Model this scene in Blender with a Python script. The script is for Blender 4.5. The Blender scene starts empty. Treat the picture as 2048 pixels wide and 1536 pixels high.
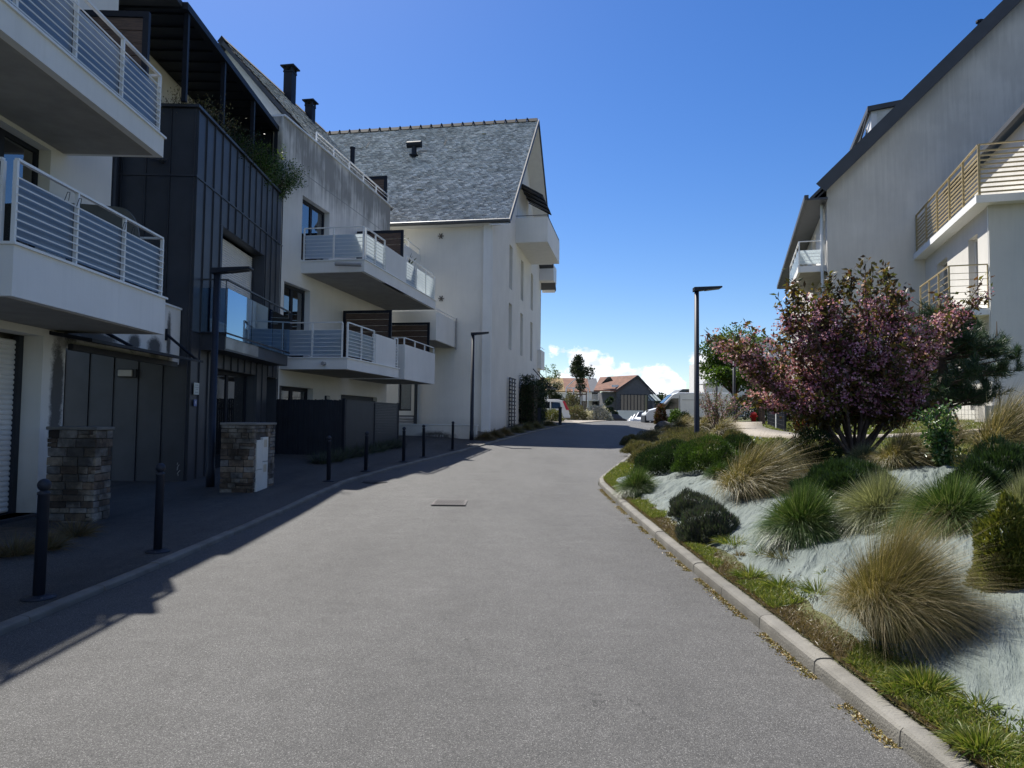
import bpy, bmesh, math, random
import numpy as np
from mathutils import Matrix, Vector, noise
random.seed(7)
RNG = np.random.default_rng(7)
D = bpy.data
C = bpy.context.scene.collection
SC = bpy.context.scene
rad = math.radians

# ------------------------------------------------------------------ camera
EYE = 1.6
FPX = 1420.0
_p = math.atan(70 / FPX); _r = rad(0.7)
CF = Vector((0, math.cos(_p), math.sin(_p)))
_U0 = Vector((0, -math.sin(_p), math.cos(_p))); _X = Vector((1, 0, 0))
CR = _X * math.cos(_r) + _U0 * math.sin(_r)
CU = _U0 * math.cos(_r) - _X * math.sin(_r)
cam = D.cameras.new('camera'); camo = D.objects.new('camera', cam); C.objects.link(camo)
camo.matrix_world = Matrix(((CR.x, CU.x, -CF.x, 0), (CR.y, CU.y, -CF.y, 0), (CR.z, CU.z, -CF.z, EYE), (0, 0, 0, 1)))
cam.sensor_width = 36; cam.lens = FPX / 2048 * 36; cam.clip_start = .05; cam.clip_end = 5000
SC.camera = camo

def ray(u, v):
    return CF + CR * ((u - 1024) / FPX) + CU * ((768 - v) / FPX)
def at(u, v, y):
    d = ray(u, v); k = y / d.y
    return Vector((d.x * k, y, EYE + d.z * k))

# ------------------------------------------------------------------ sun, sky, exposure
SUN = Vector((-.37, .64, 1)).normalized()
sl = D.lights.new('sun', 'SUN'); sl.energy = 5.0; sl.angle = rad(.53); sl.color = (1, .955, .88)
so = D.objects.new('sun', sl); C.objects.link(so)
so.rotation_euler = SUN.to_track_quat('Z', 'Y').to_euler(); so.location = (-40, 40, 100)
W = D.worlds.new('World'); SC.world = W; W.use_nodes = True
def build_world():
    nt = W.node_tree; n = nt.nodes; l = nt.links
    for x in list(n): n.remove(x)
    out = n.new('ShaderNodeOutputWorld'); bg = n.new('ShaderNodeBackground')
    sky = n.new('ShaderNodeTexSky'); sky.sky_type = 'NISHITA'; sky.sun_disc = False
    sky.sun_elevation = math.asin(SUN.z); sky.sun_rotation = math.atan2(SUN.x, SUN.y)
    sky.altitude = 0; sky.air_density = 1.0; sky.dust_density = .3; sky.ozone_density = 3.0
    bg.inputs['Strength'].default_value = .078
    hs = n.new('ShaderNodeHueSaturation'); hs.inputs['Saturation'].default_value = 1.33; hs.inputs['Hue'].default_value = .512; hs.inputs['Value'].default_value = 1.0
    l.new(sky.outputs[0], hs.inputs['Color'])
    tc = n.new('ShaderNodeTexCoord')
    vm = n.new('ShaderNodeVectorMath'); vm.operation = 'MULTIPLY'; vm.inputs[1].default_value = (9, 9, 15)
    l.new(tc.outputs['Generated'], vm.inputs[0])
    no = n.new('ShaderNodeTexNoise'); no.inputs['Scale'].default_value = 2.2; no.inputs['Detail'].default_value = 9; no.inputs['Roughness'].default_value = .6
    l.new(vm.outputs[0], no.inputs['Vector'])
    def M(op, a, b=None, c=None, clamp=False):
        x = n.new('ShaderNodeMath'); x.operation = op; x.use_clamp = clamp
        for i, q in enumerate((a, b, c)):
            if q is None: continue
            if isinstance(q, (int, float)): x.inputs[i].default_value = q
            else: l.new(q, x.inputs[i])
        return x.outputs[0]
    tot = None
    blobs = [(1172, 722, 30), (1205, 740, 38), (1250, 752, 40), (1312, 760, 42), (1348, 770, 22), (1330, 800, 50), (1103, 697, 20), (1240, 790, 60), (1405, 727, 38), (1425, 770, 30),
             (1130, 790, 60), (980, 780, 90), (1520, 780, 60), (1700, 790, 90)]
    for (u, v, r_) in blobs:
        d = ray(u, v).normalized()
        # flattened blob: distance between directions
        s = n.new('ShaderNodeVectorMath'); s.operation = 'SUBTRACT'; s.inputs[1].default_value = d
        l.new(tc.outputs['Generated'], s.inputs[0])
        g = n.new('ShaderNodeVectorMath'); g.operation = 'MULTIPLY'; g.inputs[1].default_value = (1, 1, 1.25); l.new(s.outputs[0], g.inputs[0])
        le = n.new('ShaderNodeVectorMath'); le.operation = 'LENGTH'; l.new(g.outputs[0], le.inputs[0])
        q = M('SUBTRACT', 1.0, M('DIVIDE', le.outputs['Value'], r_ / FPX * 1.25))
        tot = q if tot is None else M('MAXIMUM', tot, q)
    sep = n.new('ShaderNodeSeparateXYZ'); l.new(tc.outputs['Generated'], sep.inputs[0])
    # the same fair-weather cumulus goes on round the horizon
    n2 = n.new('ShaderNodeTexNoise'); n2.inputs['Scale'].default_value = 3.0; n2.inputs['Detail'].default_value = 2
    l.new(tc.outputs['Generated'], n2.inputs['Vector'])
    behind = M('MULTIPLY', M('SUBTRACT', M('MULTIPLY', sep.outputs['Y'], -1.0), .0, clamp=True), 3.0, clamp=True)
    low = M('SUBTRACT', 1.0, M('DIVIDE', M('ABSOLUTE', M('SUBTRACT', sep.outputs['Z'], .05)), .07))
    gen = M('MULTIPLY', M('MULTIPLY', M('SUBTRACT', n2.outputs['Fac'], .45), 5.0), M('MULTIPLY', low, behind))
    gen = M('SUBTRACT', M('MINIMUM', gen, .8), M('MULTIPLY', M('SUBTRACT', 1.0, behind), 2.5))
    tot = M('MAXIMUM', tot, gen)
    a = M('ADD', M('MULTIPLY', tot, 1.15), M('MULTIPLY', M('SUBTRACT', no.outputs['Fac'], .5), 3.4))
    a = M('MULTIPLY', M('SUBTRACT', a, .30), 3.0, clamp=True)
    a = M('MULTIPLY', a, .97)
    # shading: thicker and lower parts greyer
    n3 = n.new('ShaderNodeTexNoise'); n3.inputs['Scale'].default_value = 5; n3.inputs['Detail'].default_value = 6
    l.new(vm.outputs[0], n3.inputs['Vector'])
    cr = n.new('ShaderNodeValToRGB'); cr.color_ramp.elements[0].position = .35; cr.color_ramp.elements[1].position = .62
    cr.color_ramp.elements[0].color = (6.4, 7.0, 8.2, 1); cr.color_ramp.elements[1].color = (10.6, 10.7, 10.9, 1)
    l.new(n3.outputs['Fac'], cr.inputs[0])
    mx = n.new('ShaderNodeMixRGB'); l.new(a, mx.inputs[0]); l.new(hs.outputs[0], mx.inputs[1]); l.new(cr.outputs[0], mx.inputs[2])
    l.new(mx.outputs[0], bg.inputs['Color']); l.new(bg.outputs[0], out.inputs[0])
build_world()
SC.view_settings.view_transform = 'Standard'; SC.view_settings.look = 'None'
SC.view_settings.gamma = 1; SC.view_settings.use_curve_mapping = False
SC.view_settings.exposure = 0.8
SC.cycles.max_bounces = 6; SC.cycles.transparent_max_bounces = 12

# ------------------------------------------------------------------ materials
MATS = {}
class NT:
    def __init__(s, name):
        s.m = D.materials.new(name); s.m.use_nodes = True
        s.n = s.m.node_tree.nodes; s.l = s.m.node_tree.links
        s.b = s.n['Principled BSDF']; s.out = s.n['Material Output']
        s.pos = s.n.new('ShaderNodeNewGeometry')
        MATS[name] = s.m
    def link(s, a, b): s.l.new(a, b)
    def noise(s, scale, detail=4, rough=.55, vec=None, stretch=None):
        t = s.n.new('ShaderNodeTexNoise'); t.inputs['Scale'].default_value = scale
        t.inputs['Detail'].default_value = detail; t.inputs['Roughness'].default_value = rough
        v = s.pos.outputs['Position'] if vec is None else vec
        if stretch:
            m = s.n.new('ShaderNodeVectorMath'); m.operation = 'MULTIPLY'; m.inputs[1].default_value = stretch
            s.l.new(v, m.inputs[0]); v = m.outputs[0]
        s.l.new(v, t.inputs['Vector']); return t.outputs['Fac']
    def ramp(s, fac, stops):
        r = s.n.new('ShaderNodeValToRGB'); e = r.color_ramp.elements
        e[0].position = stops[0][0]; e[0].color = (*stops[0][1], 1)
        e[1].position = stops[-1][0]; e[1].color = (*stops[-1][1], 1)
        for p_, c in stops[1:-1]:
            x = e.new(p_); x.color = (*c, 1)
        s.l.new(fac, r.inputs[0]); return r.outputs[0]
    def mix(s, f, a, b, mode='MIX'):
        m = s.n.new('ShaderNodeMixRGB'); m.blend_type = mode
        for i, q in enumerate((f, a, b)):
            if isinstance(q, (int, float)): m.inputs[i].default_value = q
            elif isinstance(q, tuple): m.inputs[i].default_value = (*q, 1)
            else: s.l.new(q, m.inputs[i])
        return m.outputs[0]
    def math(s, op, a, b=0, clamp=False):
        m = s.n.new('ShaderNodeMath'); m.operation = op; m.use_clamp = clamp
        for i, q in enumerate((a, b)):
            if isinstance(q, (int, float)): m.inputs[i].default_value = q
            else: s.l.new(q, m.inputs[i])
        return m.outputs[0]
    def bump(s, h, st, dist=.01):
        b = s.n.new('ShaderNodeBump'); b.inputs['Strength'].default_value = st; b.inputs['Distance'].default_value = dist
        s.l.new(h, b.inputs['Height']); s.l.new(b.outputs[0], s.b.inputs['Normal'])
    def set(s, rough=.8, metal=0, spec=None):
        s.b.inputs['Roughness'].default_value = rough; s.b.inputs['Metallic'].default_value = metal
        if spec is not None: s.b.inputs['Specular IOR Level'].default_value = spec
    def col(s, c):
        if isinstance(c, tuple): s.b.inputs['Base Color'].default_value = (*c, 1)
        else: s.l.new(c, s.b.inputs['Base Color'])

def sc(c, k): return tuple(min(1, x * k) for x in c)
def simple(name, c, rough=.6, metal=0, var=.12, scale=3, bump=0, bscale=60, spec=None, objvar=0):
    t = NT(name); f = t.noise(scale, 5)
    col = t.ramp(f, [(.3, sc(c, 1 - var)), (.7, sc(c, 1 + var))])
    if objvar:
        oi = t.n.new('ShaderNodeObjectInfo')
        v = t.math('ADD', t.math('MULTIPLY', oi.outputs['Random'], objvar * 2), 1 - objvar)
        cm = t.n.new('ShaderNodeCombineColor')
        for i in range(3): t.l.new(v, cm.inputs[i])
        col = t.mix(1.0, col, cm.outputs[0], 'MULTIPLY')
    t.col(col)
    t.set(rough, metal, spec)
    if bump: t.bump(t.noise(bscale, 3), bump, .01)
    return t.m

def stucco(name, c, ztop=None, zlen=1.2, dirt=.35, base_z=None, blobs=None):
    t = NT(name)
    f = t.noise(.6, 6, .6); col = t.ramp(f, [(.25, sc(c, .9)), (.75, sc(c, 1.06))])
    st = t.noise(1.0, 6, .7, stretch=(9, 9, .5))
    sm = t.ramp(st, [(.5, (0, 0, 0)), (.78, (1, 1, 1))])
    col = t.mix(t.math('MULTIPLY', sm, .09), col, (.2, .2, .18))
    sp = t.n.new('ShaderNodeSeparateXYZ'); t.l.new(t.pos.outputs['Position'], sp.inputs[0])
    if ztop is not None:
        g = t.math('DIVIDE', t.math('SUBTRACT', sp.outputs['Z'], ztop - zlen), zlen, True)
        st2 = t.noise(1.0, 7, .75, stretch=(7, 7, .35))
        big = t.noise(.7, 3)
        a = t.math('MULTIPLY', g, t.math('MULTIPLY', t.math('SUBTRACT', t.math('ADD', st2, big), .82, True), 4.5), True)
        col = t.mix(t.math('MULTIPLY', a, dirt), col, (.045, .045, .04))
    if base_z is not None:
        g = t.math('SUBTRACT', 1.0, t.math('DIVIDE', t.math('SUBTRACT', sp.outputs['Z'], base_z), .8), True)
        a = t.math('MULTIPLY', g, t.math('MULTIPLY', t.noise(2.3, 6, .7), 1.2), True)
        col = t.mix(t.math('MULTIPLY', a, .5), col, (.09, .085, .06))
    if blobs: col = add_blobs(t, col, blobs)
    t.col(col); t.set(.9)
    t.bump(t.noise(140, 3), .35, .004)
    return t.m

def add_blobs(t, col, blobs, dark=(.03, .03, .03), wob=.5):
    tot = None
    nz = t.noise(5, 7, .75); nf = t.noise(38, 4, .7)
    for (c, r3) in blobs:
        a = t.n.new('ShaderNodeVectorMath'); a.operation = 'SUBTRACT'; a.inputs[1].default_value = c; t.l.new(t.pos.outputs['Position'], a.inputs[0])
        b = t.n.new('ShaderNodeVectorMath'); b.operation = 'DIVIDE'; b.inputs[1].default_value = r3; t.l.new(a.outputs[0], b.inputs[0])
        ln = t.n.new('ShaderNodeVectorMath'); ln.operation = 'LENGTH'; t.l.new(b.outputs[0], ln.inputs[0])
        q = t.math('SUBTRACT', 1.0, ln.outputs['Value']); tot = q if tot is None else t.math('MAXIMUM', tot, q)
    m = t.math('ADD', tot, t.math('MULTIPLY', t.math('SUBTRACT', nz, .5), wob * 2)); m = t.math('ADD', m, t.math('MULTIPLY', t.math('SUBTRACT', nf, .5), .5))
    m = t.math('MULTIPLY', m, 2.2, True)
    return t.mix(t.math('MULTIPLY', m, .9), col, dark)
def leafmat(name, cols, trans=.35, rough=.45):
    t = NT(name)
    ri = t.pos.outputs['Random Per Island']
    n_ = len(cols)
    st = [(i / max(1, n_ - 1), c) for i, c in enumerate(cols)]
    col = t.ramp(ri, st); t.col(col); t.set(rough, 0, .35)
    tr = t.n.new('ShaderNodeBsdfTranslucent')
    t.l.new(t.mix(1.0, col, (1.0, 1.0, .55), 'MULTIPLY') if trans else col, tr.inputs[0])
    ms = t.n.new('ShaderNodeMixShader'); ms.inputs[0].default_value = trans
    t.l.new(t.b.outputs[0], ms.inputs[1]); t.l.new(tr.outputs[0], ms.inputs[2]); t.l.new(ms.outputs[0], t.out.inputs[0])
    return t.m

def frosted(name, c, clear=.1, trans=.55):
    t = NT(name); t.col(t.ramp(t.noise(4, 5), [(.3, sc(c, .88)), (.7, sc(c, 1.08))])); t.set(.25)
    tr = t.n.new('ShaderNodeBsdfTranslucent'); tr.inputs[0].default_value = (.82, .88, .9, 1)
    ms = t.n.new('ShaderNodeMixShader'); ms.inputs[0].default_value = trans
    t.l.new(t.b.outputs[0], ms.inputs[1]); t.l.new(tr.outputs[0], ms.inputs[2])
    tp = t.n.new('ShaderNodeBsdfTransparent'); m2 = t.n.new('ShaderNodeMixShader'); m2.inputs[0].default_value = clear
    t.l.new(ms.outputs[0], m2.inputs[1]); t.l.new(tp.outputs[0], m2.inputs[2]); t.l.new(m2.outputs[0], t.out.inputs[0])
    return t.m
def clearglass(name, tint=(.8, .9, .9), refl=.12, gc=(1, 1, 1)):
    t = NT(name)
    g = t.n.new('ShaderNodeBsdfGlossy'); g.inputs['Roughness'].default_value = .02; g.inputs['Color'].default_value = (*gc, 1)
    tp = t.n.new('ShaderNodeBsdfTransparent'); tp.inputs[0].default_value = (*tint, 1)
    fr = t.n.new('ShaderNodeFresnel'); fr.inputs[0].default_value = 1.5
    f = t.math('ADD', t.math('MULTIPLY', fr.outputs[0], 1.2), refl, True)
    ms = t.n.new('ShaderNodeMixShader'); t.l.new(f, ms.inputs[0]); t.l.new(tp.outputs[0], ms.inputs[1]); t.l.new(g.outputs[0], ms.inputs[2])
    t.l.new(ms.outputs[0], t.out.inputs[0]); return t.m

STUC = (.72, .70, .65)
m_wall = stucco('stucco_white', STUC, base_z=.1)
m_wallB = stucco('stucco_weathered', STUC, ztop=10.05, zlen=1.9, dirt=.62)
m_wallC = stucco('stucco_gable', STUC, base_z=.9)
m_wallR = stucco('stucco_right', (.62, .60, .55), ztop=14, zlen=9, dirt=.16)
m_fascia = stucco('fascia_white', (.74, .74, .72))
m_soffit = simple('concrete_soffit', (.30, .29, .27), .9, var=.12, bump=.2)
m_white = simple('white_paint_metal', (.74, .75, .74), .45, var=.05)
m_tan = simple('tan_paint_metal', (.34, .27, .14), .5, var=.12)
m_zinc = simple('zinc_cladding', (.056, .062, .074), .45, .3, var=.16, scale=1.6, objvar=.10)
m_black = simple('dark_blue_metal', (.011, .014, .022), .55, var=.2, spec=.25)
m_anthra = simple('anthracite_metal', (.017, .021, .029), .55, var=.2)
m_lamp = simple('lamp_post_paint', (.017, .022, .034), .5, var=.15, spec=.25)
m_verge = simple('slate_grey_metal', (.045, .05, .058), .6, var=.12)
m_gutter = simple('zinc_gutter', (.09, .095, .10), .5, .4, var=.15)
m_pvc = simple('grey_pipe', (.3, .3, .3), .5)
m_frost = frosted('frosted_glass', (.34, .40, .45), .06, .62)
m_frostA = frosted('frosted_sky_tint_glass', (.15, .20, .27), .04, .16)  # dark blue base colour carries the sky reflection and shade on these panels
m_glassb = clearglass('sky_tint_balcony_glass', (.34, .50, .62), .30, (.6, .8, 1))  # reflected sky put into the blue tint and gloss colour
m_pane = clearglass('window_glass', (.42, .45, .47), .16)
m_cpane = NT('vehicle_glass'); m_cpane.col((.012, .015, .018)); m_cpane.set(.05, 0, .7); m_cpane = m_cpane.m
m_curt = simple('curtain', (.5, .5, .47), .9)
m_soil = simple('soil', (.07, .055, .04), .95, var=.4, scale=8, bump=.8, bscale=30)
m_concrete = simple('concrete', (.36, .345, .31), .9, var=.14, scale=2.5, bump=.4, bscale=90)
m_path = simple('path_concrete', (.27, .24, .20), .9, var=.1, scale=1.5, bump=.3, bscale=80)
m_shut = simple('shutter_white', (.68, .67, .65), .5, var=.05)
m_tyre = simple('tyre_rubber', (.02, .02, .02), .85)
m_carw = simple('car_paint_white', (.7, .71, .72), .25, var=.02, spec=.6)
m_cars = simple('car_paint_silver', (.42, .44, .46), .3, .6, var=.02)
m_card = simple('car_paint_dark', (.03, .03, .035), .3, var=.02)
m_red = simple('red_lamp', (.5, .02, .03), .3)
m_redp = simple('red_paint', (.5, .03, .03), .4)
m_rim = simple('alloy', (.4, .4, .42), .35, .8)
m_rust = simple('rusty_iron', (.11, .10, .095), .85, var=.35, scale=30, bump=.4)
m_plate = simple('number_plate', (.6, .6, .6), .5)

def m_slate_():
    t = NT('slate_shingle'); ri = t.pos.outputs['Random Per Island']
    a = t.ramp(ri, [(0, (.34, .34, .325)), (.5, (.54, .54, .51)), (1, (.78, .77, .73))])
    b = t.ramp(t.noise(1.1, 6, .65), [(.34, (.66, .67, .64)), (.62, (1.12, 1.11, 1.08))])
    t.col(t.mix(1.0, a, b, 'MULTIPLY')); t.set(.72, 0, .3); t.bump(t.noise(40, 4), .3, .01); return t.m
m_slate = m_slate_()
m_slated = simple('slate_ridge', (.014, .015, .017), .85, var=.3)
def m_wood_():
    t = NT('stained_wood')
    f = t.noise(3, 6, .7, stretch=(1.5, 1.5, 14)); oi = t.n.new('ShaderNodeObjectInfo')
    c = t.ramp(f, [(.3, (.035, .022, .016)), (.7, (.13, .08, .055))])
    t.col(c); t.set(.6); t.bump(f, .3, .004); return t.m
m_wood = m_wood_()
def m_stone_():
    t = NT('wall_stone'); oi = t.n.new('ShaderNodeObjectInfo')
    a = t.ramp(oi.outputs['Random'], [(0, (.08, .062, .048)), (.25, (.22, .16, .11)), (.5, (.30, .26, .20)), (.75, (.17, .16, .15)), (1, (.34, .31, .26))])
    b = t.ramp(t.noise(9, 6, .7), [(.3, (.55, .55, .55)), (.7, (1.2, 1.2, 1.2))])
    big = t.ramp(t.noise(2.2, 4, .6), [(.42, (.35, .34, .33)), (.58, (1, 1, 1))])
    t.col(t.mix(1.0, t.mix(1.0, a, b, 'MULTIPLY'), big, 'MULTIPLY')); t.set(.92); t.bump(t.noise(28, 6), .8, .02); return t.m
m_stone = m_stone_()
def m_asph(name, lo, hi, patch=.1):
    t = NT(name)
    v = t.n.new('ShaderNodeTexVoronoi'); v.inputs['Scale'].default_value = 230; t.l.new(t.pos.outputs['Position'], v.inputs['Vector'])
    sp = t.n.new('ShaderNodeSeparateColor'); t.l.new(v.outputs['Color'], sp.inputs[0])
    a = t.ramp(sp.outputs[0], [(0, sc(lo, .45)), (.4, lo), (.85, hi), (1, sc(hi, 2.2))])
    big = t.ramp(t.noise(.35, 6, .65, stretch=(1.8, .5, 1)), [(.36, (1 - patch * 1.5,) * 3), (.5, (1,) * 3), (.64, (1 + patch,) * 3)])
    med = t.ramp(t.noise(3.5, 5, .65), [(.3, (.88,) * 3), (.7, (1.09,) * 3)])
    c = t.mix(1.0, t.mix(1.0, a, big, 'MULTIPLY'), med, 'MULTIPLY')
    drip = t.ramp(t.noise(1.7, 2, .5), [(.72, (0, 0, 0)), (.78, (1, 1, 1))])
    c = t.mix(t.math('MULTIPLY', drip, .4), c, (.03, .03, .03))
    # hairline cracks: thin contours of a warped noise, only in some zones
    ck = t.math('ABSOLUTE', t.math('SUBTRACT', t.noise(.55, 5, .6, stretch=(1.5, .6, 1)), .5))
    ck = t.math('SUBTRACT', 1.0, t.math('DIVIDE', ck, .0016), True)
    zone = t.ramp(t.noise(.33, 2), [(.5, (0, 0, 0)), (.56, (1, 1, 1))])
    c = t.mix(t.math('MULTIPLY', ck, t.math('MULTIPLY', zone, .75)), c, (.02, .02, .02))
    # worn pale arcs
    wr = t.ramp(t.noise(.9, 7, .75, stretch=(.5, 2.6, 1)), [(.56, (0, 0, 0)), (.7, (1, 1, 1))])
    c = t.mix(t.math('MULTIPLY', wr, .22), c, sc(hi, 1.5))
    t.col(c); t.set(.8, 0, .35); t.bump(t.math('SUBTRACT', 1, v.outputs['Distance']), .6, .005); return t.m
m_road = m_asph('asphalt', (.068, .067, .0655), (.097, .0955, .092), .11)
m_pave = m_asph('pavement_asphalt', (.052, .049, .045), (.08, .076, .07), .25)
def m_fabric_():
    t = NT('weed_fabric')
    f = t.noise(1.3, 4, .6); rm = t.n.new('ShaderNodeVectorRotate'); rm.rotation_type = 'Z_AXIS'; rm.inputs['Angle'].default_value = rad(32); t.l.new(t.pos.outputs['Position'], rm.inputs['Vector'])
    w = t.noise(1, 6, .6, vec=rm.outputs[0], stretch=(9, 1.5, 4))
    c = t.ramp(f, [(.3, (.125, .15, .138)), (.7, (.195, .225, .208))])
    c = t.mix(t.math('MULTIPLY', t.ramp(w, [(.35, (1, 1, 1)), (.5, (0, 0, 0))]), .6), c, (.06, .08, .074))  # creases darkened in the colour too, for the shading of the wrinkles
    t.col(c); t.set(.62, 0, .2); t.bump(w, .9, .14); return t.m
m_fabric = m_fabric_()
def m_lawn_():
    t = NT('lawn_soil')
    c = t.ramp(t.noise(3, 6, .7), [(.3, (.045, .042, .02)), (.5, (.08, .09, .028)), (.75, (.13, .125, .05))])
    t.col(c); t.set(.95); t.bump(t.noise(25, 5), 1, .05); return t.m
m_lawn = m_lawn_()
L_grass = leafmat('grass_blade', [(.05, .09, .012), (.10, .15, .02), (.19, .22, .05), (.30, .28, .10)], .4)
L_stipa = leafmat('feather_grass', [(.04, .05, .010), (.08, .085, .02), (.13, .12, .035), (.20, .16, .06), (.33, .26, .12)], .35)
L_dome = leafmat('rosemary_leaf', [(.010, .022, .008), (.022, .045, .014), (.04, .075, .024)], .3)
L_domeb = leafmat('bright_dome_leaf', [(.018, .04, .008), (.04, .08, .015), (.075, .13, .028)], .35)
L_lav = leafmat('lavender_leaf', [(.035, .04, .045), (.06, .07, .06), (.07, .11, .05), (.09, .07, .10)], .25)
L_mix = leafmat('heath_leaf', [(.05, .065, .02), (.10, .11, .04), (.17, .13, .08), (.22, .22, .12)], .3)
L_blade = leafmat('broad_grass', [(.02, .05, .012), (.045, .09, .02), (.09, .15, .04), (.24, .27, .13)], .35, .35)
L_silver = leafmat('silver_grass', [(.10, .12, .05), (.22, .24, .13), (.40, .40, .26), (.06, .09, .03)], .35, .35)
L_yel = leafmat('spurge_leaf', [(.05, .07, .012), (.12, .14, .025), (.20, .19, .04)], .3)
L_cherry = leafmat('cherry_leaf', [(.055, .026, .02), (.045, .045, .018), (.10, .05, .026), (.055, .072, .02), (.18, .16, .035), (.13, .05, .035)], .38)
L_bloss = leafmat('cherry_blossom', [(.30, .10, .20), (.44, .18, .31), (.60, .32, .45), (.78, .54, .64)], .4, .6)
L_pine = leafmat('pine_needle', [(.015, .035, .02), (.035, .07, .035), (.06, .11, .05)], .2)
L_tree = leafmat('tree_leaf', [(.025, .06, .010), (.06, .12, .018), (.12, .19, .03)], .4)
L_dark = leafmat('dark_leaf', [(.010, .022, .008), (.02, .04, .012), (.04, .06, .02)], .25)
L_photi = leafmat('red_leaf', [(.16, .03, .02), (.08, .05, .02), (.05, .08, .02)], .3)
L_wflow = leafmat('white_flower', [(.08, .10, .04), (.6, .56, .5), (.8, .75, .7)], .3)
L_pinkf = leafmat('pink_twig_flower', [(.30, .14, .22), (.42, .24, .32), (.08, .13, .03), (.12, .17, .04)], .35)
L_dry = leafmat('dry_grass', [(.12, .08, .04), (.20, .15, .08), (.10, .09, .04)], .3)
L_shrub = leafmat('glossy_leaf', [(.02, .06, .015), (.04, .10, .025), (.08, .16, .04), (.3, .33, .2)], .3, .3)
m_bark = simple('bark', (.085, .06, .05), .9, var=.35, scale=12, bump=.7, bscale=40)
m_orange = simple('clay_roof_tiles', (.17, .075, .045), .85, var=.35, scale=1.2, bump=.6, bscale=8)
m_ochre = simple('ochre_roof_tiles', (.24, .16, .06), .85, var=.35, scale=1.2, bump=.6, bscale=8)
m_clad = simple('grey_timber_cladding', (.10, .10, .105), .8, var=.15)
m_mattblack = simple('matt_black', (.03, .03, .032), .95, var=.5, scale=14)
m_rock = simple('dark_rock', (.06, .06, .06), .9, var=.4, scale=6, bump=.8, bscale=12)

# ------------------------------------------------------------------ mesh helpers
class MB:
    def __init__(s): s.v = []; s.f = []
    def add(s, vs, fs):
        o = len(s.v); s.v += [tuple(p) for p in vs]; s.f += [tuple(i + o for i in f) for f in fs]; return s
    def box(s, x0, x1, y0, y1, z0, z1):
        return s.add([(x0, y0, z0), (x1, y0, z0), (x1, y1, z0), (x0, y1, z0), (x0, y0, z1), (x1, y0, z1), (x1, y1, z1), (x0, y1, z1)],
                     [(0, 3, 2, 1), (4, 5, 6, 7), (0, 1, 5, 4), (1, 2, 6, 5), (2, 3, 7, 6), (3, 0, 4, 7)])
    def hexa(s, lo, hi):   # two quads (4 pts each)
        return s.add(list(lo) + list(hi), [(0, 3, 2, 1), (4, 5, 6, 7), (0, 1, 5, 4), (1, 2, 6, 5), (2, 3, 7, 6), (3, 0, 4, 7)])
    def prism(s, poly, ext):   # poly list of Vector, ext Vector
        n = len(poly); ext = Vector(ext); P = [Vector(p) for p in poly]
        vs = P + [p + ext for p in P]
        fs = [tuple(range(n))[::-1], tuple(range(n, 2 * n))] + [(i, (i + 1) % n, n + (i + 1) % n, n + i) for i in range(n)]
        return s.add(vs, fs)
    def bar(s, a, b, w, h, up=(0, 0, 1)):
        a = Vector(a); b = Vector(b); d = (b - a).normalized(); up = Vector(up)
        if abs(d.dot(up)) > .98: up = Vector((1, 0, 0))
        r_ = d.cross(up).normalized() * w / 2; u = r_.cross(d).normalized() * h / 2
        return s.hexa([a - r_ - u, a + r_ - u, a + r_ + u, a - r_ + u], [b - r_ - u, b + r_ - u, b + r_ + u, b - r_ + u])
    def tube(s, a, b, r0, r1=None, n=10, cap=True):
        r1 = r0 if r1 is None else r1; a = Vector(a); b = Vector(b); d = (b - a).normalized()
        q = d.cross(Vector((0, 0, 1))) if abs(d.z) < .95 else d.cross(Vector((1, 0, 0)))
        q.normalize(); w = d.cross(q); vs = []
        for P, r_ in ((a, r0), (b, r1)):
            for i in range(n):
                t = 2 * math.pi * i / n; vs.append(P + (q * math.cos(t) + w * math.sin(t)) * r_)
        fs = [(i, (i + 1) % n, n + (i + 1) % n, n + i) for i in range(n)]
        if cap: fs += [tuple(range(n))[::-1], tuple(range(n, 2 * n))]
        return s.add(vs, fs)
    def lathe(s, prof, c=(0, 0, 0), n=20):
        vs = []; fs = []; k = len(prof)
        for r_, z in prof:
            for i in range(n):
                t = 2 * math.pi * i / n; vs.append((c[0] + r_ * math.cos(t), c[1] + r_ * math.sin(t), c[2] + z))
        for j in range(k - 1):
            for i in range(n): fs.append((j * n + i, j * n + (i + 1) % n, (j + 1) * n + (i + 1) % n, (j + 1) * n + i))
        fs += [tuple(range(n))[::-1], tuple(range((k - 1) * n, k * n))]
        return s.add(vs, fs)
    def mesh(s, name, mat, smooth=False):
        me = D.meshes.new(name); me.from_pydata(s.v, [], s.f); me.materials.append(mat)
        if smooth: me.polygons.foreach_set('use_smooth', [True] * len(me.polygons))
        me.update(); return me
    def build(s, name, mat, parent=None, smooth=False, bevel=0):
        o = D.objects.new(name, s.mesh(name, mat, smooth)); C.objects.link(o)
        if parent is not None: o.parent = parent
        if bevel:
            b = o.modifiers.new('bevel', 'BEVEL'); b.width = bevel; b.segments = 2; b.limit_method = 'ANGLE'; b.angle_limit = rad(40)
        return o
def inst(src, name, parent=None, loc=None, rotz=0, scale=None):
    o = D.objects.new(name, src.data); C.objects.link(o)
    if parent is not None: o.parent = parent
    if loc is not None: o.location = loc
    if rotz: o.rotation_euler = (0, 0, rotz)
    if scale: o.scale = scale
    return o
def tag(o, label=None, cat=None, group=None, kind=None):
    if label: o['label'] = label
    if cat: o['category'] = cat
    if group: o['group'] = group
    if kind: o['kind'] = kind
    return o
def thing(name, label, cat, loc=(0, 0, 0), rz=0, group=None):
    o = D.objects.new(name, None); C.objects.link(o); o.empty_display_size = .3
    o.location = loc; o.rotation_euler = (0, 0, rz); return tag(o, label, cat, group)
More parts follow.
